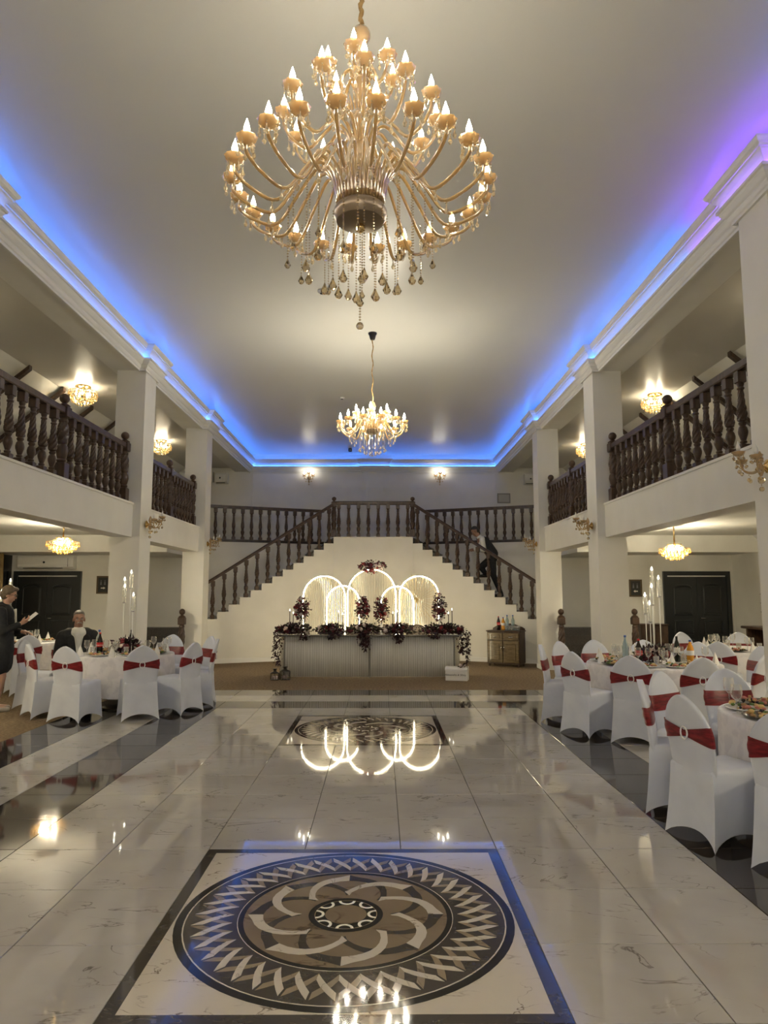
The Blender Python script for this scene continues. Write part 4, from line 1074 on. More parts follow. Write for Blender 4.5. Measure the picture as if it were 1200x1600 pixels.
# garlands on the head table
GX = -.03
for k, (x, rx, n, lab) in enumerate(((-1.42, .34, 520, 'dark flower garland on the left end of the head table'), (-.72, .26, 380, 'dark flower cluster left of the middle of the head table'), (-.10, .28, 420, 'dark flower cluster in the middle of the head table'), (.56, .28, 380, 'dark flower cluster right of the middle of the head table'), (1.40, .38, 560, 'dark flower garland on the right end of the head table'))):
    t = thing('flower_garland', lab, 'flowers', (GX + x, 13.52, .805), 0, 'head table garlands')
    bunch(t, (0, 0, .085), (rx * 1.12, .165, .11), int(n * 1.35), 100 + k * 7, 20, (7, 1, 3), (.04, .08), .3, zmin=.003)
    hang = {0: [(-.28, .10, .62, 150), (-.36, .06, .50, 60), (.20, .16, .14, 90)], 1: [(.02, .22, .12, 110)], 2: [(0, .19, .26, 200), (.03, .10, .36, 60)], 3: [(-.02, .16, .20, 130)], 4: [(.34, .12, .42, 170), (.44, .09, .60, 150), (-.18, .16, .12, 80)]}[k]
    for j, (hx_, hr, hl, hn) in enumerate(hang):
        y0h = -.20 if abs(hx_) < .3 else -.06
        def gen(rg, hx_=hx_, hr=hr, hl=hl, y0h=y0h):
            q = rg.random(); return Vector((hx_ + rg.gauss(0, hr * .45) * (1 - .5 * q), y0h + rg.uniform(-.03, .03), .06 - hl * q)), Vector((rg.uniform(-1, 1), -1, -.8))
        f = leaves(hn, gen, .035, .07, 300 + k * 9 + j).build('trailing_leaves', LEAF, t); f['kind'] = 'stuff'
# candles on the head table
for k, (x, y, h, lab) in enumerate(((-1.60, 13.95, .36, 'outer dark taper candle at the left end'), (-1.52, 13.85, .30, 'inner dark taper candle at the left end'), (-.65, 13.95, .33, 'taller dark taper candle left of the middle'), (-.56, 13.85, .28, 'shorter dark taper candle left of the middle'), (.42, 13.95, .30, 'shorter dark taper candle right of the middle'), (.50, 13.85, .34, 'taller dark taper candle right of the middle'), (1.50, 13.85, .30, 'inner dark taper candle at the right end'), (1.58, 13.95, .38, 'outer dark taper candle at the right end'))):
    t = thing('taper_candle', lab, 'candle', (x, y, .804), 0, 'taper candles on the head table')
    MB().lathe([(.035, 0), (.035, .008), (.007, .014), (.007, .10), (.014, .12)], 12).build('holder', CHROME, t, True)
    MB().lathe([(.009, .118), (.008, .12 + h * .85)], 8).build('candle', mat('dark_wax%d' % k, (.06, .05, .04), .4), t, True)
    MB().lathe([(.004, .12 + h * .85), (.008, .13 + h * .85), (.001, .16 + h * .85)], 8).build('flame', FLAME, t, True)
# ornate chairs behind the head table
FAB = noise_col('ornate_fabric', (.16, .12, .09), (.58, .50, .38), 26, .6, 3, .46, .54)
t0 = None
for k, (x, lab) in enumerate(((-.84, 'ornate chair top behind the head table, leftmost of four'), (-.30, 'ornate chair top behind the head table, second from left'), (.23, 'ornate chair top behind the head table, third from left'), (.90, 'ornate chair top behind the head table, rightmost of four'))):
    if t0 is None:
        t = t0 = thing('armchair', lab, 'chair', (x, 14.22, 0), 0, 'ornate chairs of the couple')
        MB().bbox(0, 0, .38, .50, .34, .09, .02).build('seat', FAB, t)
        MB().loft([[(.26 * math.cos(R(12 * i)) * q, .12 + y, .70 + .25 * math.sin(R(12 * i)) * q) for i in range(30)] for q, y in ((.85, -.012), (.93, -.02), (.93, .02), (.85, .012))], True, True).build('backrest', FAB, t, True)
        MB().tube([(.25 * math.cos(R(12 * i)), .12, .70 + .24 * math.sin(R(12 * i))) for i in range(31)], .014, 8).build('back_frame', WOOD, t, True)
        for a in (-.21, .21):
            for b in (-.14, .14): MB().lathe([(.014, 0), (.022, .30), (.018, .385)], 8, T(a, b, 0)).build('leg', WOOD, t, True)
    else: dup(t0, (x, 14.22, 0), 0, lab)
# card box and lanterns on the floor
t = thing('card_box', 'white chest shaped card box with script lettering before the head table', 'box', (1.58, 13.12, 0), R(-14))
MB().bbox(0, 0, 0, .40, .24, .17, .006).build('body', WHITE, t)
MB().loft([[(x, y, z) for y, z in ((-.125, .172), (-.125, .20), (-.08, .245), (.08, .245), (.125, .20), (.125, .172))] for x in (-.205, .205)], True, True).build('lid', WHITE, t)
text_on(t, 'Alexandra & Silviu', .052, (-.02, -.1215, .105), (R(90), 0, 0), mat('script_ink', (.03, .025, .02), .6), .35)
bunch(t, (.10, -.06, .26), (.08, .06, .035), 40, 901, 3, (1, 0, 2), (.03, .05), .2)
for k, (x, y, h, r, lab) in enumerate(((-1.58, 13.22, .15, .10, 'tall round wire lantern beside the head table foot'), (-1.76, 13.18, .12, .085, 'small round wire lantern left of the taller one'))):
    t = thing('wire_lantern', lab, 'lantern', (x, y, 0), 0, 'wire lanterns')
    MB().lathe([(r, 0), (r, .012), (r * .3, .012)], 20).build('base', DARKMET, t)
    for i in range(10):
        a = R(36 * i); MB().tube([(r * .95 * math.cos(a), r * .95 * math.sin(a), .01), (r * .95 * math.cos(a), r * .95 * math.sin(a), h)], .004, 5).build('bar', DARKMET, t)
    MB().lathe([(r, h), (r, h + .008), (r * .35, h + .03), (r * .3, h + .07), (r * .55, h + .075), (r * .5, h + .085)], 20).build('roof', DARKMET, t, True)
    add_roses(t, [(2, (.02, -.02, .05), 1.1), (2, (-.03, .01, .045), .9)])
# ================================================================== SIDEBOARD
SB = noise_col('sideboard_wood', (.09, .065, .035), (.17, .125, .07), 8, .18, 4, .3, .7, stretch=(1, 1, 6), coat=.3)
t = thing('sideboard', 'small dark wooden sideboard with two drawers and two doors', 'cabinet', (2.93, 15.62, 0), R(-30))
W_, D_ = .74, .38
MB().bbox(0, 0, .06, W_, D_, .68, .008).build('body', WOOD, t)
MB().bbox(0, 0, .74, W_ + .04, D_ + .03, .025, .008).build('top', WOOD, t)
MB().loft([[(x, D_ / 2 - .01 + q, z) for x, z in ((-.37, .765), (.37, .765), (.37, .80), (.30, .84), (.12, .90), (0, .915), (-.12, .90), (-.30, .84), (-.37, .80))] for q in (-.012, .012)], True, True).build('gallery_back', WOOD, t)
for a in (-.33, .33):
    for b in (-.15, .15): MB().lathe([(.018, 0), (.028, .03), (.022, .062)], 8, T(a, b, 0)).build('foot', WOOD, t)
for s in (-1, 1):
    d = MB().bbox(s * .182, -D_ / 2 - .012, .565, .345, .03, .15, .006).build('drawer', SB, t)
    MB().bbox(s * .182, -D_ / 2 - .030, .60, .22, .012, .08, .004).build('drawer_panel', SB, d)
    MB().tube(bez([(s * .182 - .045, -D_ / 2 - .035, .64), (s * .182 - .03, -D_ / 2 - .055, .63), (s * .182 + .03, -D_ / 2 - .055, .63), (s * .182 + .045, -D_ / 2 - .035, .64)], 4), .006, 6).build('handle', CHROME, d, True)
    d = MB().bbox(s * .182, -D_ / 2 - .012, .085, .345, .03, .465, .006).build('door', SB, t)
    MB().bbox(s * .182, -D_ / 2 - .034, .14, .21, .018, .35, .012).build('door_panel', SB, d)
    MB().lathe([(.008, -.03), (.012, 0), (.008, .03)], 8, T(s * .03, -D_ / 2 - .042, .40)).build('handle', CHROME, d, True)
def on_sb(x, y): p = RZ(R(-30)) @ Vector((x, y, 0)); return (2.93 + p.x, 15.62 + p.y, .766)
for k, (src, x, y, lab) in enumerate(((BC, -.18, .03, 'cola bottle on the sideboard'), (BJ, -.08, .05, 'yellow juice bottle on the sideboard'), (BW, .02, .03, 'water bottle on the sideboard left of the other'), (BW, .14, .06, 'water bottle at the back of the sideboard'))): place(src, on_sb(x, y), 0, lab, 'bottles on the sideboard')
for k in range(5): place(TG, on_sb(.06 + .07 * k - .02, -.09 + .02 * (k % 2)), 0, ('leftmost', 'second', 'middle', 'fourth', 'rightmost')[k] + ' small tumbler standing on the sideboard', 'tumblers on the sideboard')
# ================================================================== DOORS, WALL THINGS
def panel_door(name, s, label):
    x0, x1 = (6.77, 8.33) if s > 0 else (-8.33, -6.77); y = 16.5
    m = MB(); f = .09
    m.box(x0, x0 + f, y - .07, y, 0, 2.08); m.box(x1 - f, x1, y - .07, y, 0, 2.08); m.box(x0 + f, x1 - f, y - .07, y, 1.98, 2.08)
    d = struct(m.build(name, DOOR), label); cx = (x0 + x1) / 2
    MB().box(x0 + .12, x1 - .12, y - .075, y - .069, 1.955, 1.975).build('light_gap', PLASTIC, d)
    for a, b in ((x0 + f + .003, cx - .003), (cx + .003, x1 - f - .003)):
        lf = MB().box(a, b, y - .045, y - .001, .01, 1.955).build('leaf', DOOR, d)
        c = (a + b) / 2; w_ = (b - a) / 2 - .12
        for z0_, z1_, ar in ((1.05, 1.78, .07), (.62, .95, 0), (.15, .52, 0)):
            top = [(c + w_ * math.cos(R(180 / 8 * i)), z1_ - ar + ar * math.sin(R(180 / 8 * i))) for i in range(9)] if ar else [(c + w_, z1_), (c - w_, z1_)]
            poly = [(c - w_, z0_), (c + w_, z0_)] + top
            MB().loft([[(c + (p[0] - c) * k, yy, (z0_ + z1_) / 2 + (p[1] - (z0_ + z1_) / 2) * k) for p in poly] for k, yy in ((1, y - .044), (.97, y - .058), (.9, y - .062), (.84, y - .05), (.8, y - .056))], False, True).build('door_panel', DOOR, lf)
    MB().tube([(cx + .05, y - .05, 1.0), (cx + .05, y - .09, 1.0), (cx + .15, y - .09, 1.0)], .009, 6).build('handle', CHROME, d, True)
    return d
panel_door('door_1', -1, 'black double door under the air conditioner at the left')
panel_door('door_2', 1, 'black double door at the right')
def aircon(loc, rot, w_, h_, label, group='air conditioners'):
    t = thing('air_conditioner', label, 'air conditioner', loc, rot, group); d = .22
    MB().loft([[(x, -yy, z) for yy, z in ((0, 0), (.13, .0), (.20, .05), (d, .10), (d, h_ - .05), (.19, h_), (0, h_))] for x in (-w_ / 2, w_ / 2)], True, True).build('casing', PLASTIC, t)
    MB().box(-w_ * .40, w_ * .30, -.205, -.11, .008, .022).build('louver_slot', BLKPLAS, t)
    MB().box(-w_ * .41, w_ * .31, -.225, -.16, .030, .045).build('louver', PLASTIC, t)
    MB().box(w_ * .40, w_ * .405, -d - .004, -d + .01, .05, h_ - .05).build('seam', BLKPLAS, t)
    MB().lathe([(.020, 0), (.026, .008), (.014, .01)], 14, T(-.03, -d, h_ * .5) @ Matrix.Rotation(R(90), 4, 'X')).build('badge', BLKPLAS, t, True)
    return t
aircon((-7.54, 16.498, 2.13), 0, 1.28, .30, 'long white air conditioner above the left black door')
aircon((-5.15, 20.298, 4.76), 0, .95, .30, 'white air conditioner high on the far left gallery wall')
aircon((-4.42, 20.298, 4.72), 0, .36, .30, 'narrow white air unit high on the far wall beside the left column')
aircon((4.55, 20.298, 4.70), 0, .40, .30, 'narrow white air unit high on the far wall beside the right column')
def framed(loc, rot, w_, h_, label, fm, pm, cat='picture', arrow=0):
    t = thing('framed_sign', label, cat, loc, rot); f = .035
    m = MB()
    for a, b, c, d in ((-w_ / 2, w_ / 2, 0, f), (-w_ / 2, w_ / 2, h_ - f, h_), (-w_ / 2, -w_ / 2 + f, f, h_ - f), (w_ / 2 - f, w_ / 2, f, h_ - f)): m.box(a, b, -.025, 0, c, d)
    m.build('frame', fm, t); MB().box(-w_ / 2 + f, w_ / 2 - f, -.012, -.002, f, h_ - f).build('panel', pm, t)
    if arrow:
        q = -arrow
        MB().prism([(q * -.05, -.012), (q * .01, -.012), (q * .01, -.03), (q * .055, 0), (q * .01, .03), (q * .01, .012), (q * -.05, .012)], 0, .002, T(0, -.0125, h_ * .32) @ Matrix.Rotation(R(90), 4, 'X')).build('arrow', PORC, t)
        g = mat('sign_grey', (.16, .16, .17), .5)
        for x in (-.05, .04):
            b = MB(); b.ell((x, -.014, h_ * .74), (.012, .003, .012), 8, 5); b.prism([(x - .02, h_ * .5), (x + .02, h_ * .5), (x + .012, h_ * .69), (x - .012, h_ * .69)], .012, .0145, Matrix.Rotation(R(90), 4, 'X')); b.build('pictogram', g, t)
    return t
BFR = mat('bronze_frame', (.11, .075, .04), .35, .3)
framed((-6.27, 16.499, 1.56), 0, .30, .41, 'dark framed arrow sign on the left wall beside the column', BFR, BLKPLAS, 'sign', -1)
framed((6.13, 16.499, 1.49), 0, .30, .40, 'dark framed arrow sign on the right wall beside the door', BFR, BLKPLAS, 'sign', 1)
framed((3.76, 20.268, 4.16), 0, .38, .29, 'small silver framed notice high on the far wall', mat('silver_frame', (.22, .22, .21), .4, .4), mat('notice_paper', (.42, .41, .40), .3), 'sign')
# curtain and dark opening on the left side wall, counter and glass racks at the right
o = MB(); rings = []
for z in (0.02, 1.2, 2.55):
    rings.append([(-8.36 + .05 * math.sin(i * 1.1) + .02 * (2.55 - z), 15.05 + .95 * i / 40, z) for i in range(41)])
o.loft(rings, closed=False); cur = o.build('curtain', noise_col('gold_curtain', (.38, .26, .10), (.46, .33, .15), 10, .6), None, True); sol = cur.modifiers.new('s', 'SOLIDIFY'); sol.thickness = .01
tag(cur, 'gold curtain hanging at the left edge', 'curtain')
struct(MB().box(-8.43, -8.41, 16.02, 16.49, 0, 2.45).build('window_1', mat('night_glass', (.01, .01, .012), .1)), 'dark night window in the left wall')
t = thing('bar_counter', 'dark narrow counter against the right wall', 'counter', (8.0, 13.9, 0))
MB().bbox(0, 0, .86, .80, 1.5, .05, .01).build('top', WOOD, t)
for a in (-.6, .6): MB().box(-.35, .38, a - .03, a + .03, 0, .86).build('leg', WOOD, t)
MB().box(.36, .39, -.6, .6, .1, .85).build('back_panel', WOOD, t)
for k in range(3):
    t = thing('glass_rack', ['lowest', 'middle', 'topmost'][k] + ' of three small glass racks on the right wall', 'rack', (8.42, 14.95, 1.08 + .19 * k), 0, 'glass racks')
    MB().box(-.06, -.002, -.30, .30, .09, .10).build('rail', DARKMET, t)
    for i in range(5): MB().lathe([(.025, 0), (.028, .05), (.012, .085)], 8, T(-.035, -.22 + .11 * i, 0)).build('hung_glass', CLEAR, t, True)
struct(MB().box(8.405, 8.425, 12.6, 14.2, 0, 2.06).box(8.395, 8.405, 12.55, 12.62, 0, 2.1).build('window_2', mat('frosted_panel', (.42, .46, .42), .25)), 'pale glazed panel in the right wall')
# ceiling detectors and small projector
for x, y, lab in ((-.61, 9.02, 'white smoke detector on the ceiling beyond the big chandelier'), (-.62, 14.2, 'white smoke detector on the ceiling behind the small chandelier')):
    t = thing('smoke_detector', lab, 'smoke detector', (x, y, 5.60), 0, 'smoke detectors')
    MB().lathe([(.055, -.001), (.055, -.02), (.04, -.035), (.01, -.04)], 18).build('housing', PLASTIC, t, True); MB().lathe([(.03, -.036), (.022, -.046), (.005, -.048)], 12).build('sensor', DARKMET, t, True)
t = thing('ceiling_sensor', 'small black box on the ceiling near the far cornice', 'sensor', (-.67, 19.4, 5.60)); MB().bbox(0, 0, -.10, .10, .09, .098, .01).build('housing', BLKPLAS, t); MB().ell((0, -.045, -.06), .02, 10, 6).build('lens', CHROME, t, True)
# brass post and wooden chests beyond the columns
t = thing('brass_post', 'brass rope post with a ball top beyond the left column', 'post', (-5.0, 15.2, 0))
MB().lathe([(.14, 0), (.14, .015), (.03, .03), (.025, .96), (.032, .97)], 16).build('pole', BRASS, t, True); MB().ell((0, 0, 1.01), .045, 14, 10).build('ball', BRASS, t, True)
t = thing('wooden_chest', 'dark wooden chest against the right wall behind the candelabra', 'chest', (6.35, 16.22, 0))
MB().bbox(0, 0, .05, .62, .40, .80, .01).build('body', WOOD, t); MB().bbox(0, 0, .85, .66, .44, .03, .01).build('lid', WOOD, t)
for a in (-.28, .28): MB().box(a - .03, a + .03, -.18, .18, 0, .05).build('foot', WOOD, t)
# ================================================================== PEOPLE
def blob(name, prims, vox, m, parent, it=6, label=None):
    """union of tapered limbs and ellipsoids, remeshed to one smooth continuous surface"""
    mb = MB()
    for p in prims:
        if p[0] == 'c':
            a, b = Vector(p[1]), Vector(p[3]); d = b - a; L_ = max(d.length, 1e-4); q = d.to_track_quat('Z', 'Y').to_matrix().to_4x4(); mx = T(*a) @ q; r0, r1 = p[2], p[4]
            pr = [(r0 * math.sin(R(15 + 25 * i)) if i < 3 else r0, -r0 * math.cos(R(15 + 25 * i))) for i in range(3)] + [(r0, 0), (r1, L_)] + [(r1 * math.cos(R(25 * (i + 1))), L_ + r1 * math.sin(R(25 * (i + 1)))) for i in range(3)]
            mb.lathe(pr, 14, mx)
        elif p[0] == 'e':
            mx = T(*p[1]) @ (p[3] if len(p) > 3 else Matrix.Identity(4)); mb.ell((0, 0, 0), p[2], 16, 10, mx)
    me = bpy.data.meshes.new(name); me.from_pydata(mb.v, [], mb.f); o = bpy.data.objects.new(name, me); COL.objects.link(o)
    bm = bmesh.new(); bm.from_mesh(me); bmesh.ops.recalc_face_normals(bm, faces=bm.faces); bm.to_mesh(me); bm.free()
    r = o.modifiers.new('r', 'REMESH'); r.mode = 'VOXEL'; r.voxel_size = vox
    s = o.modifiers.new('s', 'SMOOTH'); s.factor = .5; s.iterations = it
    dg = bpy.context.evaluated_depsgraph_get(); nm = bpy.data.meshes.new_from_object(o.evaluated_get(dg)); bpy.data.objects.remove(o)
    nm.materials.clear(); nm.materials.append(m); nm.polygons.foreach_set('use_smooth', [True] * len(nm.polygons))
    return link(name, nm, parent, None, None, label)
def head_prims(c, yaw, pitch=0.0, k=1.0):
    """skull, jaw, nose, ears, brow; face looks along +x before yaw"""
    M = T(*c) @ RZ(yaw) @ Matrix.Rotation(pitch, 4, 'Y'); I = lambda x, y, z: tuple(M @ Vector((x * k, y * k, z * k))); Q = RZ(yaw) @ Matrix.Rotation(pitch, 4, 'Y')
    E_ = lambda x, y, z, a, b, c_: ('e', I(x, y, z), (a * k, b * k, c_ * k), Q)
    P = [E_(-.008, 0, .03, .095, .075, .088), E_(.025, 0, -.045, .062, .058, .065), E_(.045, 0, -.085, .032, .034, .028), E_(.082, 0, .022, .014, .045, .012),
         ('c', I(.085, 0, .008), .009 * k, I(.103, 0, -.028), .013 * k), E_(.083, 0, -.060, .010, .024, .008), E_(.062, .034, -.02, .022, .018, .02), E_(.062, -.034, -.02, .022, .018, .02),
         E_(-.005, .078, -.015, .022, .009, .032), E_(-.005, -.078, -.015, .022, .009, .032)]
    return P, M
def face_parts(t, M, k, hairm, eye=True):
    for s in (-1, 1):
        e = MB().ell((.0815 * k, s * .030 * k, .004 * k), (.010 * k, .013 * k, .009 * k), 10, 8, M).build('eye', mat('eye_white', (.5, .48, .45), .2) if 'eye_white' not in MATS else MATS['eye_white'], t, True)
        MB().ell((.0895 * k, s * .030 * k, .004 * k), (.004 * k, .006 * k, .006 * k), 8, 6, M).build('iris', MATS['black_plastic'], e, True)
        MB().tube([M @ Vector((.088 * k, s * .014 * k, .022 * k)), M @ Vector((.090 * k, s * .030 * k, .028 * k)), M @ Vector((.078 * k, s * .048 * k, .022 * k))], .0045 * k, 6).build('eyebrow', hairm, t, True)
    MB().ell((.0905 * k, 0, -.060 * k), (.006 * k, .022 * k, .005 * k), 10, 6, M).build('lips', mat('lip', (.30, .10, .08), .4) if 'lip' not in MATS else MATS['lip'], t, True)
def hand_prims(w, d, n, side, curl=.5, k=1.0):
    """palm at wrist w, pointing d, palm normal n; five fingers bending towards n, thumb leaving the side"""
    w, d, n = Vector(w), Vector(d).normalized(), Vector(n).normalized(); u = d.cross(n).normalized() * side; P = []
    P.append(('c', tuple(w), .024 * k, tuple(w + d * .035 * k), .030 * k)); P.append(('c', tuple(w + d * .03 * k + u * .018 * k), .020 * k, tuple(w + d * .085 * k + u * .024 * k), .016 * k)); P.append(('c', tuple(w + d * .03 * k - u * .018 * k), .020 * k, tuple(w + d * .08 * k - u * .024 * k), .015 * k)); P.append(('c', tuple(w + d * .03 * k), .020 * k, tuple(w + d * .085 * k), .016 * k))
    for q, ln in ((1.5, .066), (.5, .078), (-.5, .074), (-1.5, .058)):
        b = w + d * .085 * k + u * q * .019 * k; a1 = curl * .5; a2 = curl * 1.2
        m_ = b + (d * math.cos(a1) + n * math.sin(a1)) * ln * .5 * k; e = m_ + (d * math.cos(a2) + n * math.sin(a2)) * ln * .5 * k
        P += [('c', tuple(b), .0092 * k, tuple(m_), .0086 * k), ('c', tuple(m_), .0086 * k, tuple(e), .0072 * k)]
    b = w + d * .025 * k + u * .028 * k; m_ = b + (d * .65 + u * .6 + n * .35).normalized() * .042 * k; e = m_ + (d * .9 + u * .05 + n * .4).normalized() * .034 * k
    P += [('c', tuple(b), .013 * k, tuple(m_), .0105 * k), ('c', tuple(m_), .0105 * k, tuple(e), .008 * k)]
    return P
# --- standing woman in black
t = thing('person', 'woman in a black coat and glasses standing at the left edge, reading a paper', 'person', (-5.02, 9.80, 0), R(18))
hp, M = head_prims((.07, 0, 1.565), 0, R(16), .96)
body = hp + [('c', (.02, 0, 1.40), .05, (.05, 0, 1.50), .048), ('c', (0, 0, 1.05), .12, (.01, 0, 1.24), .12), ('c', (0, 0, .9), .13, (0, 0, 1.05), .12)]
for s in (-1, 1):
    x = .09 if s < 0 else -.05
    body += [('c', (0, s * .09, .85), .085, (x * .6, s * .09, .47), .055), ('c', (x * .6, s * .09, .47), .055, (x * .4 - .01, s * .09, .30), .052), ('c', (x * .4 - .01, s * .09, .30), .052, (x * .2 - .02, s * .09, .09), .034), ('c', (x * .2 - .02, s * .09, .05), .035, (x * .2 + .12, s * .10, .035), .028)]
arms = {-1: ((.02, -.19, 1.33), (.06, -.23, 1.07), (.25, -.13, 1.17)), 1: ((.02, .19, 1.33), (.05, .24, 1.06), (.24, .10, 1.05))}
for s, (a, b, c) in arms.items(): body += [('c', a, .045, b, .038), ('c', b, .038, c, .026)]
body += hand_prims((.25, -.13, 1.17), (.8, .25, .45), (-.3, .35, .5), 1, .9) + hand_prims((.24, .10, 1.05), (.9, -.2, -.1), (0, 0, -1), -1, .6)
blob('body', body, .0075, SKIN, t, 4); face_parts(t, M, .96, HAIRB)
coat = [('c', (-.005, -.11, 1.36), .078, (-.005, .11, 1.36), .078), ('c', (-.01, 0, 1.36), .10, (-.005, 0, 1.40), .075), ('c', (.0, 0, 1.30), .155, (0, 0, 1.05), .150), ('c', (0, -.03, 1.05), .150, (0, -.03, .80), .172), ('c', (0, .03, 1.05), .150, (0, .03, .80), .172), ('c', (0, -.06, .80), .16, (0, -.07, .62), .155), ('c', (0, .06, .80), .16, (0, .07, .62), .155)]
for s, (a, b, c) in arms.items():
    c2_ = Vector(b).lerp(Vector(c), .86); coat += [('c', a, .072, b, .058), ('c', b, .058, tuple(c2_), .043)]
blob('coat', coat, .012, SUIT, t, 8)
MB().loft([[(.135, -.02, 1.36), (.135, .05, 1.36), (.168, .012, 1.12)], [(.165, -.02, 1.37), (.165, .05, 1.37), (.185, .012, 1.12)]], True, True).build('blouse', SHIRT, t)
Hm = M
blob('hair', [('e', tuple(M @ Vector((-.020, 0, .045))), (.094, .082, .088)), ('e', tuple(M @ Vector((-.045, 0, -.015))), (.068, .075, .075)), ('e', tuple(M @ Vector((.045, .015, .085))), (.05, .06, .03)), ('e', tuple(M @ Vector((-.02, .06, .02))), (.04, .03, .05)), ('e', tuple(M @ Vector((-.02, -.06, .02))), (.04, .03, .05))], .008, HAIRB, t, 5)
gl = MB()
for s in (-1, 1):
    gl.tube([M @ Vector((.096, s * .032 + .021 * math.cos(R(30 * i)), .003 + .016 * math.sin(R(30 * i)))) for i in range(13)], .0022, 5); gl.tube([M @ Vector((.095, s * .053, .008)), M @ Vector((.0, s * .083, .006))], .0022, 5)
gl.build('glasses', DARKMET, t)
for s in (-1, 1):
    x = .09 if s < 0 else -.05; blob('shoe', [('c', (x * .2 - .02, s * .095, .035), .040, (x * .2 + .13, s * .10, .028), .034)], .010, mat('pale_shoe', (.35, .32, .28), .5) if 'pale_shoe' not in MATS else MATS['pale_shoe'], t, 3)
o = MB().box(-.075, .075, -.10, .10, -.002, .002, T(0, 0, 0)).build('paper_sheet', WHT, None); Mw = T(-5.02, 9.80, 0) @ RZ(R(18)); p_ = Mw @ Vector((.385, -.085, 1.265)); o.location = p_; o.rotation_euler = (R(8), R(-42), R(30))
tag(o, 'white folded paper held by the standing woman', 'paper')
# --- seated man
MX, MY = CL[0] + 1.10 * math.cos(R(147)), CL[1] + 1.10 * math.sin(R(147))
t = thing('person', 'seated man with a moustache in a dark jacket and open white shirt', 'person', (MX, MY, 0), R(-62))
hp, M = head_prims((.05, 0, 1.20), 0, R(4), 1.04)
body = hp + [('c', (.0, 0, 1.03), .062, (.03, 0, 1.13), .060), ('c', (-.02, 0, .60), .14, (0, 0, .92), .15)]
for s in (-1, 1):
    body += [('c', (-.02, s * .10, .57), .085, (.40, s * .12, .56), .062), ('c', (.40, s * .12, .56), .060, (.42, s * .12, .10), .04), ('c', (.42, s * .12, .05), .04, (.54, s * .13, .04), .035)]
    body += [('c', (0, s * .20, .96), .055, (.08, s * .27, .70), .045), ('c', (.08, s * .27, .70), .045, (.27, s * .15, .64), .030)] + hand_prims((.27, s * .15, .64), (.9, -s * .3, .0), (0, 0, -1), s, .7)
blob('body', body, .0085, SKIN2, t, 4); face_parts(t, M, 1.04, HAIRD)
blob('shirt', [('c', (0, 0, .60), .152, (.01, 0, .94), .150), ('c', (.0, -.12, .97), .075, (0, .12, .97), .075), ('c', (.02, 0, .98), .085, (.02, 0, 1.04), .073)], .012, SHIRT, t, 6)
jk = []
for s in (-1, 1):
    jk += [('c', (-.03, s * .09, .58), .15, (-.03, s * .10, .93), .145), ('c', (-.02, s * .09, 1.0), .062, (-.01, s * .205, .955), .085), ('c', (0, s * .215, .94), .085, (.08, s * .27, .70), .066), ('c', (.08, s * .27, .70), .066, (.25, s * .16, .645), .048), ('c', (.095, s * .10, .91), .068, (.12, s * .085, .60), .085)]
blob('jacket', jk, .012, SUIT, t, 5)
tr_ = []
for s in (-1, 1): tr_ += [('c', (-.03, s * .10, .57), .105, (.40, s * .12, .565), .078), ('c', (.40, s * .12, .56), .078, (.42, s * .12, .09), .062)]
blob('trousers', tr_, .014, SUIT, t, 4)
MB().loft([[(.155, -.062, .985), (.155, .062, .985), (.172, 0, .80)], [(.168, -.062, .99), (.168, .062, .99), (.180, 0, .80)]], True, True).build('open_collar', SHIRT, t)
for s in (-1, 1): MB().loft([[(.03, s * .075, 1.06), (.115, s * .035, 1.00), (.125, s * .075, .955), (.05, s * .10, 1.02)], [(.035, s * .085, 1.065), (.125, s * .037, 1.003), (.135, s * .08, .955), (.055, s * .11, 1.02)]], True, True).build('collar', SHIRT, t)
blob('hair', [('e', tuple(M @ Vector((-.02, 0, .055))), (.093, .080, .080)), ('e', tuple(M @ Vector((-.045, 0, .01))), (.062, .079, .07)), ('e', tuple(M @ Vector((.04, 0, .10))), (.045, .055, .022))], .008, HAIRG, t, 4)
MB().tube([M @ Vector((.092, -.038, -.058)), M @ Vector((.104, -.015, -.043)), M @ Vector((.107, 0, -.041)), M @ Vector((.104, .015, -.043)), M @ Vector((.092, .038, -.058))], [.005, .0085, .008, .0085, .005], 8).build('moustache', mat('grey_moustache', (.34, .31, .27), .7), t, True)
for s in (-1, 1): blob('shoe', [('c', (.40, s * .12, .045), .045, (.55, s * .13, .035), .038)], .012, LEATH, t, 3)
# --- waiter climbing the right flight (faces the landing, towards -x)
wx = 2.84; st = int((wx - .17 - LX) / RUN); zst = LH - RISE * (st + 1)
t = thing('person', 'waiter in a black waistcoat and white shirt climbing the right stair flight', 'person', (wx, yf(wx) + .75, zst), R(170))
LOW, UP = -RISE * 1.0, RISE * 2.0
hp, M = head_prims((.34, 0, 1.45), R(4), R(30), 1.02)
body = hp + [('c', (.22, 0, 1.26), .058, (.29, 0, 1.37), .054), ('c', (-.06, 0, .84), .12, (.18, 0, 1.20), .125)]
legs = [((-.06, -.09, .80), (.22, -.10, .58), (.10, -.10, UP + .09)), ((-.06, .09, .80), (-.08, .10, .38), (-.26, .10, LOW + .10))]
for a, b, c in legs: body += [('c', a, .085, b, .06), ('c', b, .058, c, .04), ('c', (c[0], c[1], c[2] - .05), .038, (c[0] + .13, c[1], c[2] - .055), .03)]
warms = {-1: ((.17, -.19, 1.24), (.12, -.25, .98), (.38, -.16, 1.00)), 1: ((.17, .19, 1.24), (.12, .27, .98), (.38, .22, 1.00))}
for s, (a, b, c) in warms.items(): body += [('c', a, .048, b, .040), ('c', b, .040, c, .027)] + hand_prims(c, (.9, -s * .1, -.1), (0, 0, -1), s, .9)
blob('body', body, .0085, SKIN2, t, 4); face_parts(t, M, .98, HAIRD)
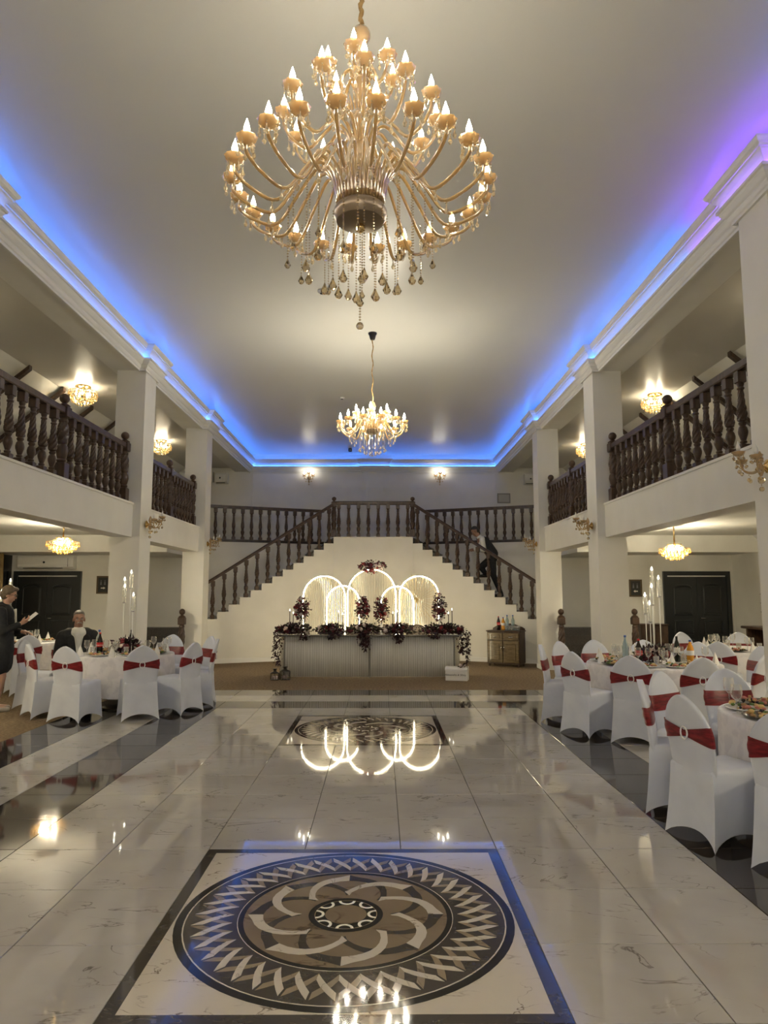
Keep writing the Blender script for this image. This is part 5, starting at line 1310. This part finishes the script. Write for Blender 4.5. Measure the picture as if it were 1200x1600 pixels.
sh = [('c', (-.05, 0, .88), .130, (.16, 0, 1.18), .135), ('c', (.17, -.13, 1.25), .072, (.17, .13, 1.25), .072), ('c', (.20, 0, 1.25), .072, (.25, 0, 1.31), .064)]
for s, (a, b, c) in warms.items(): sh += [('c', a, .066, b, .056), ('c', b, .056, tuple(Vector(b).lerp(Vector(c), .85)), .042)]
blob('shirt', sh, .012, SHIRT, t, 5)
blob('waistcoat', [('c', (-.06, 0, .90), .150, (.12, 0, 1.16), .152), ('c', (.12, -.08, 1.24), .078, (.12, .08, 1.24), .078)], .012, SUIT, t, 5)
tr_ = [('c', (-.07, -.03, .80), .125, (-.07, .03, .80), .125)]
for a, b, c in legs: tr_ += [('c', a, .105, b, .078), ('c', b, .076, (c[0], c[1], c[2] - .01), .056)]
blob('trousers', tr_, .013, SUIT, t, 4)
blob('hair', [('e', tuple(M @ Vector((-.018, 0, .058))), (.092, .078, .078)), ('e', tuple(M @ Vector((-.05, 0, .0))), (.055, .07, .06)), ('e', tuple(M @ Vector((.045, 0, .10))), (.045, .055, .025))], .008, HAIRD, t, 4)
for a, b, c in legs: blob('shoe', [('c', (c[0] - .02, c[1], c[2] - .045), .044, (c[0] + .15, c[1], c[2] - .055), .036)], .012, LEATH, t, 3)
# --- person behind the nearest right column
t = thing('person', 'person in a white shirt half hidden behind the nearest right column', 'person', (7.15, 11.6, 0), R(200))
hp, M = head_prims((.03, 0, 1.60), 0, R(5), 1.0)
body = hp + [('c', (.0, 0, 1.42), .055, (.02, 0, 1.52), .053), ('c', (0, 0, .92), .13, (0, 0, 1.34), .14)]
pl_ = {-1: ((0, -.20, 1.36), (-.03, -.30, 1.12), (.18, -.22, 1.05)), 1: ((0, .20, 1.36), (-.03, .30, 1.12), (.18, .22, 1.05))}
for s in (-1, 1):
    a, b, c = pl_[s]; body += [('c', (0, s * .10, .9), .09, (.02, s * .10, .5), .065), ('c', (.02, s * .10, .5), .06, (0, s * .10, .09), .042), ('c', (-.01, s * .10, .05), .04, (.13, s * .11, .035), .032), ('c', a, .05, b, .042), ('c', b, .042, c, .028)] + hand_prims(c, (.9, -s * .2, -.1), (0, 0, -1), s, .7)
blob('body', body, .009, SKIN, t, 4); face_parts(t, M, 1.0, HAIRD)
sh = [('c', (0, 0, .95), .148, (0, 0, 1.32), .152), ('c', (0, -.13, 1.36), .075, (0, .13, 1.36), .075)]
for s in (-1, 1): a, b, c = pl_[s]; sh += [('c', a, .078, b, .072), ('c', b, .072, tuple(Vector(b).lerp(Vector(c), .8)), .046)]
blob('shirt', sh, .013, SHIRT, t, 5)
tr_ = []
for s in (-1, 1): tr_ += [('c', (0, s * .09, .92), .118, (.02, s * .10, .5), .088), ('c', (.02, s * .10, .5), .086, (0, s * .10, .07), .066)]
blob('trousers', tr_, .014, SUIT, t, 4)
blob('hair', [('e', tuple(M @ Vector((-.018, 0, .058))), (.094, .080, .080)), ('e', tuple(M @ Vector((-.05, 0, .0))), (.055, .072, .06))], .009, HAIRD, t, 4)
for s in (-1, 1): blob('shoe', [('c', (-.02, s * .10, .045), .045, (.14, s * .11, .035), .038)], .012, LEATH, t, 3)
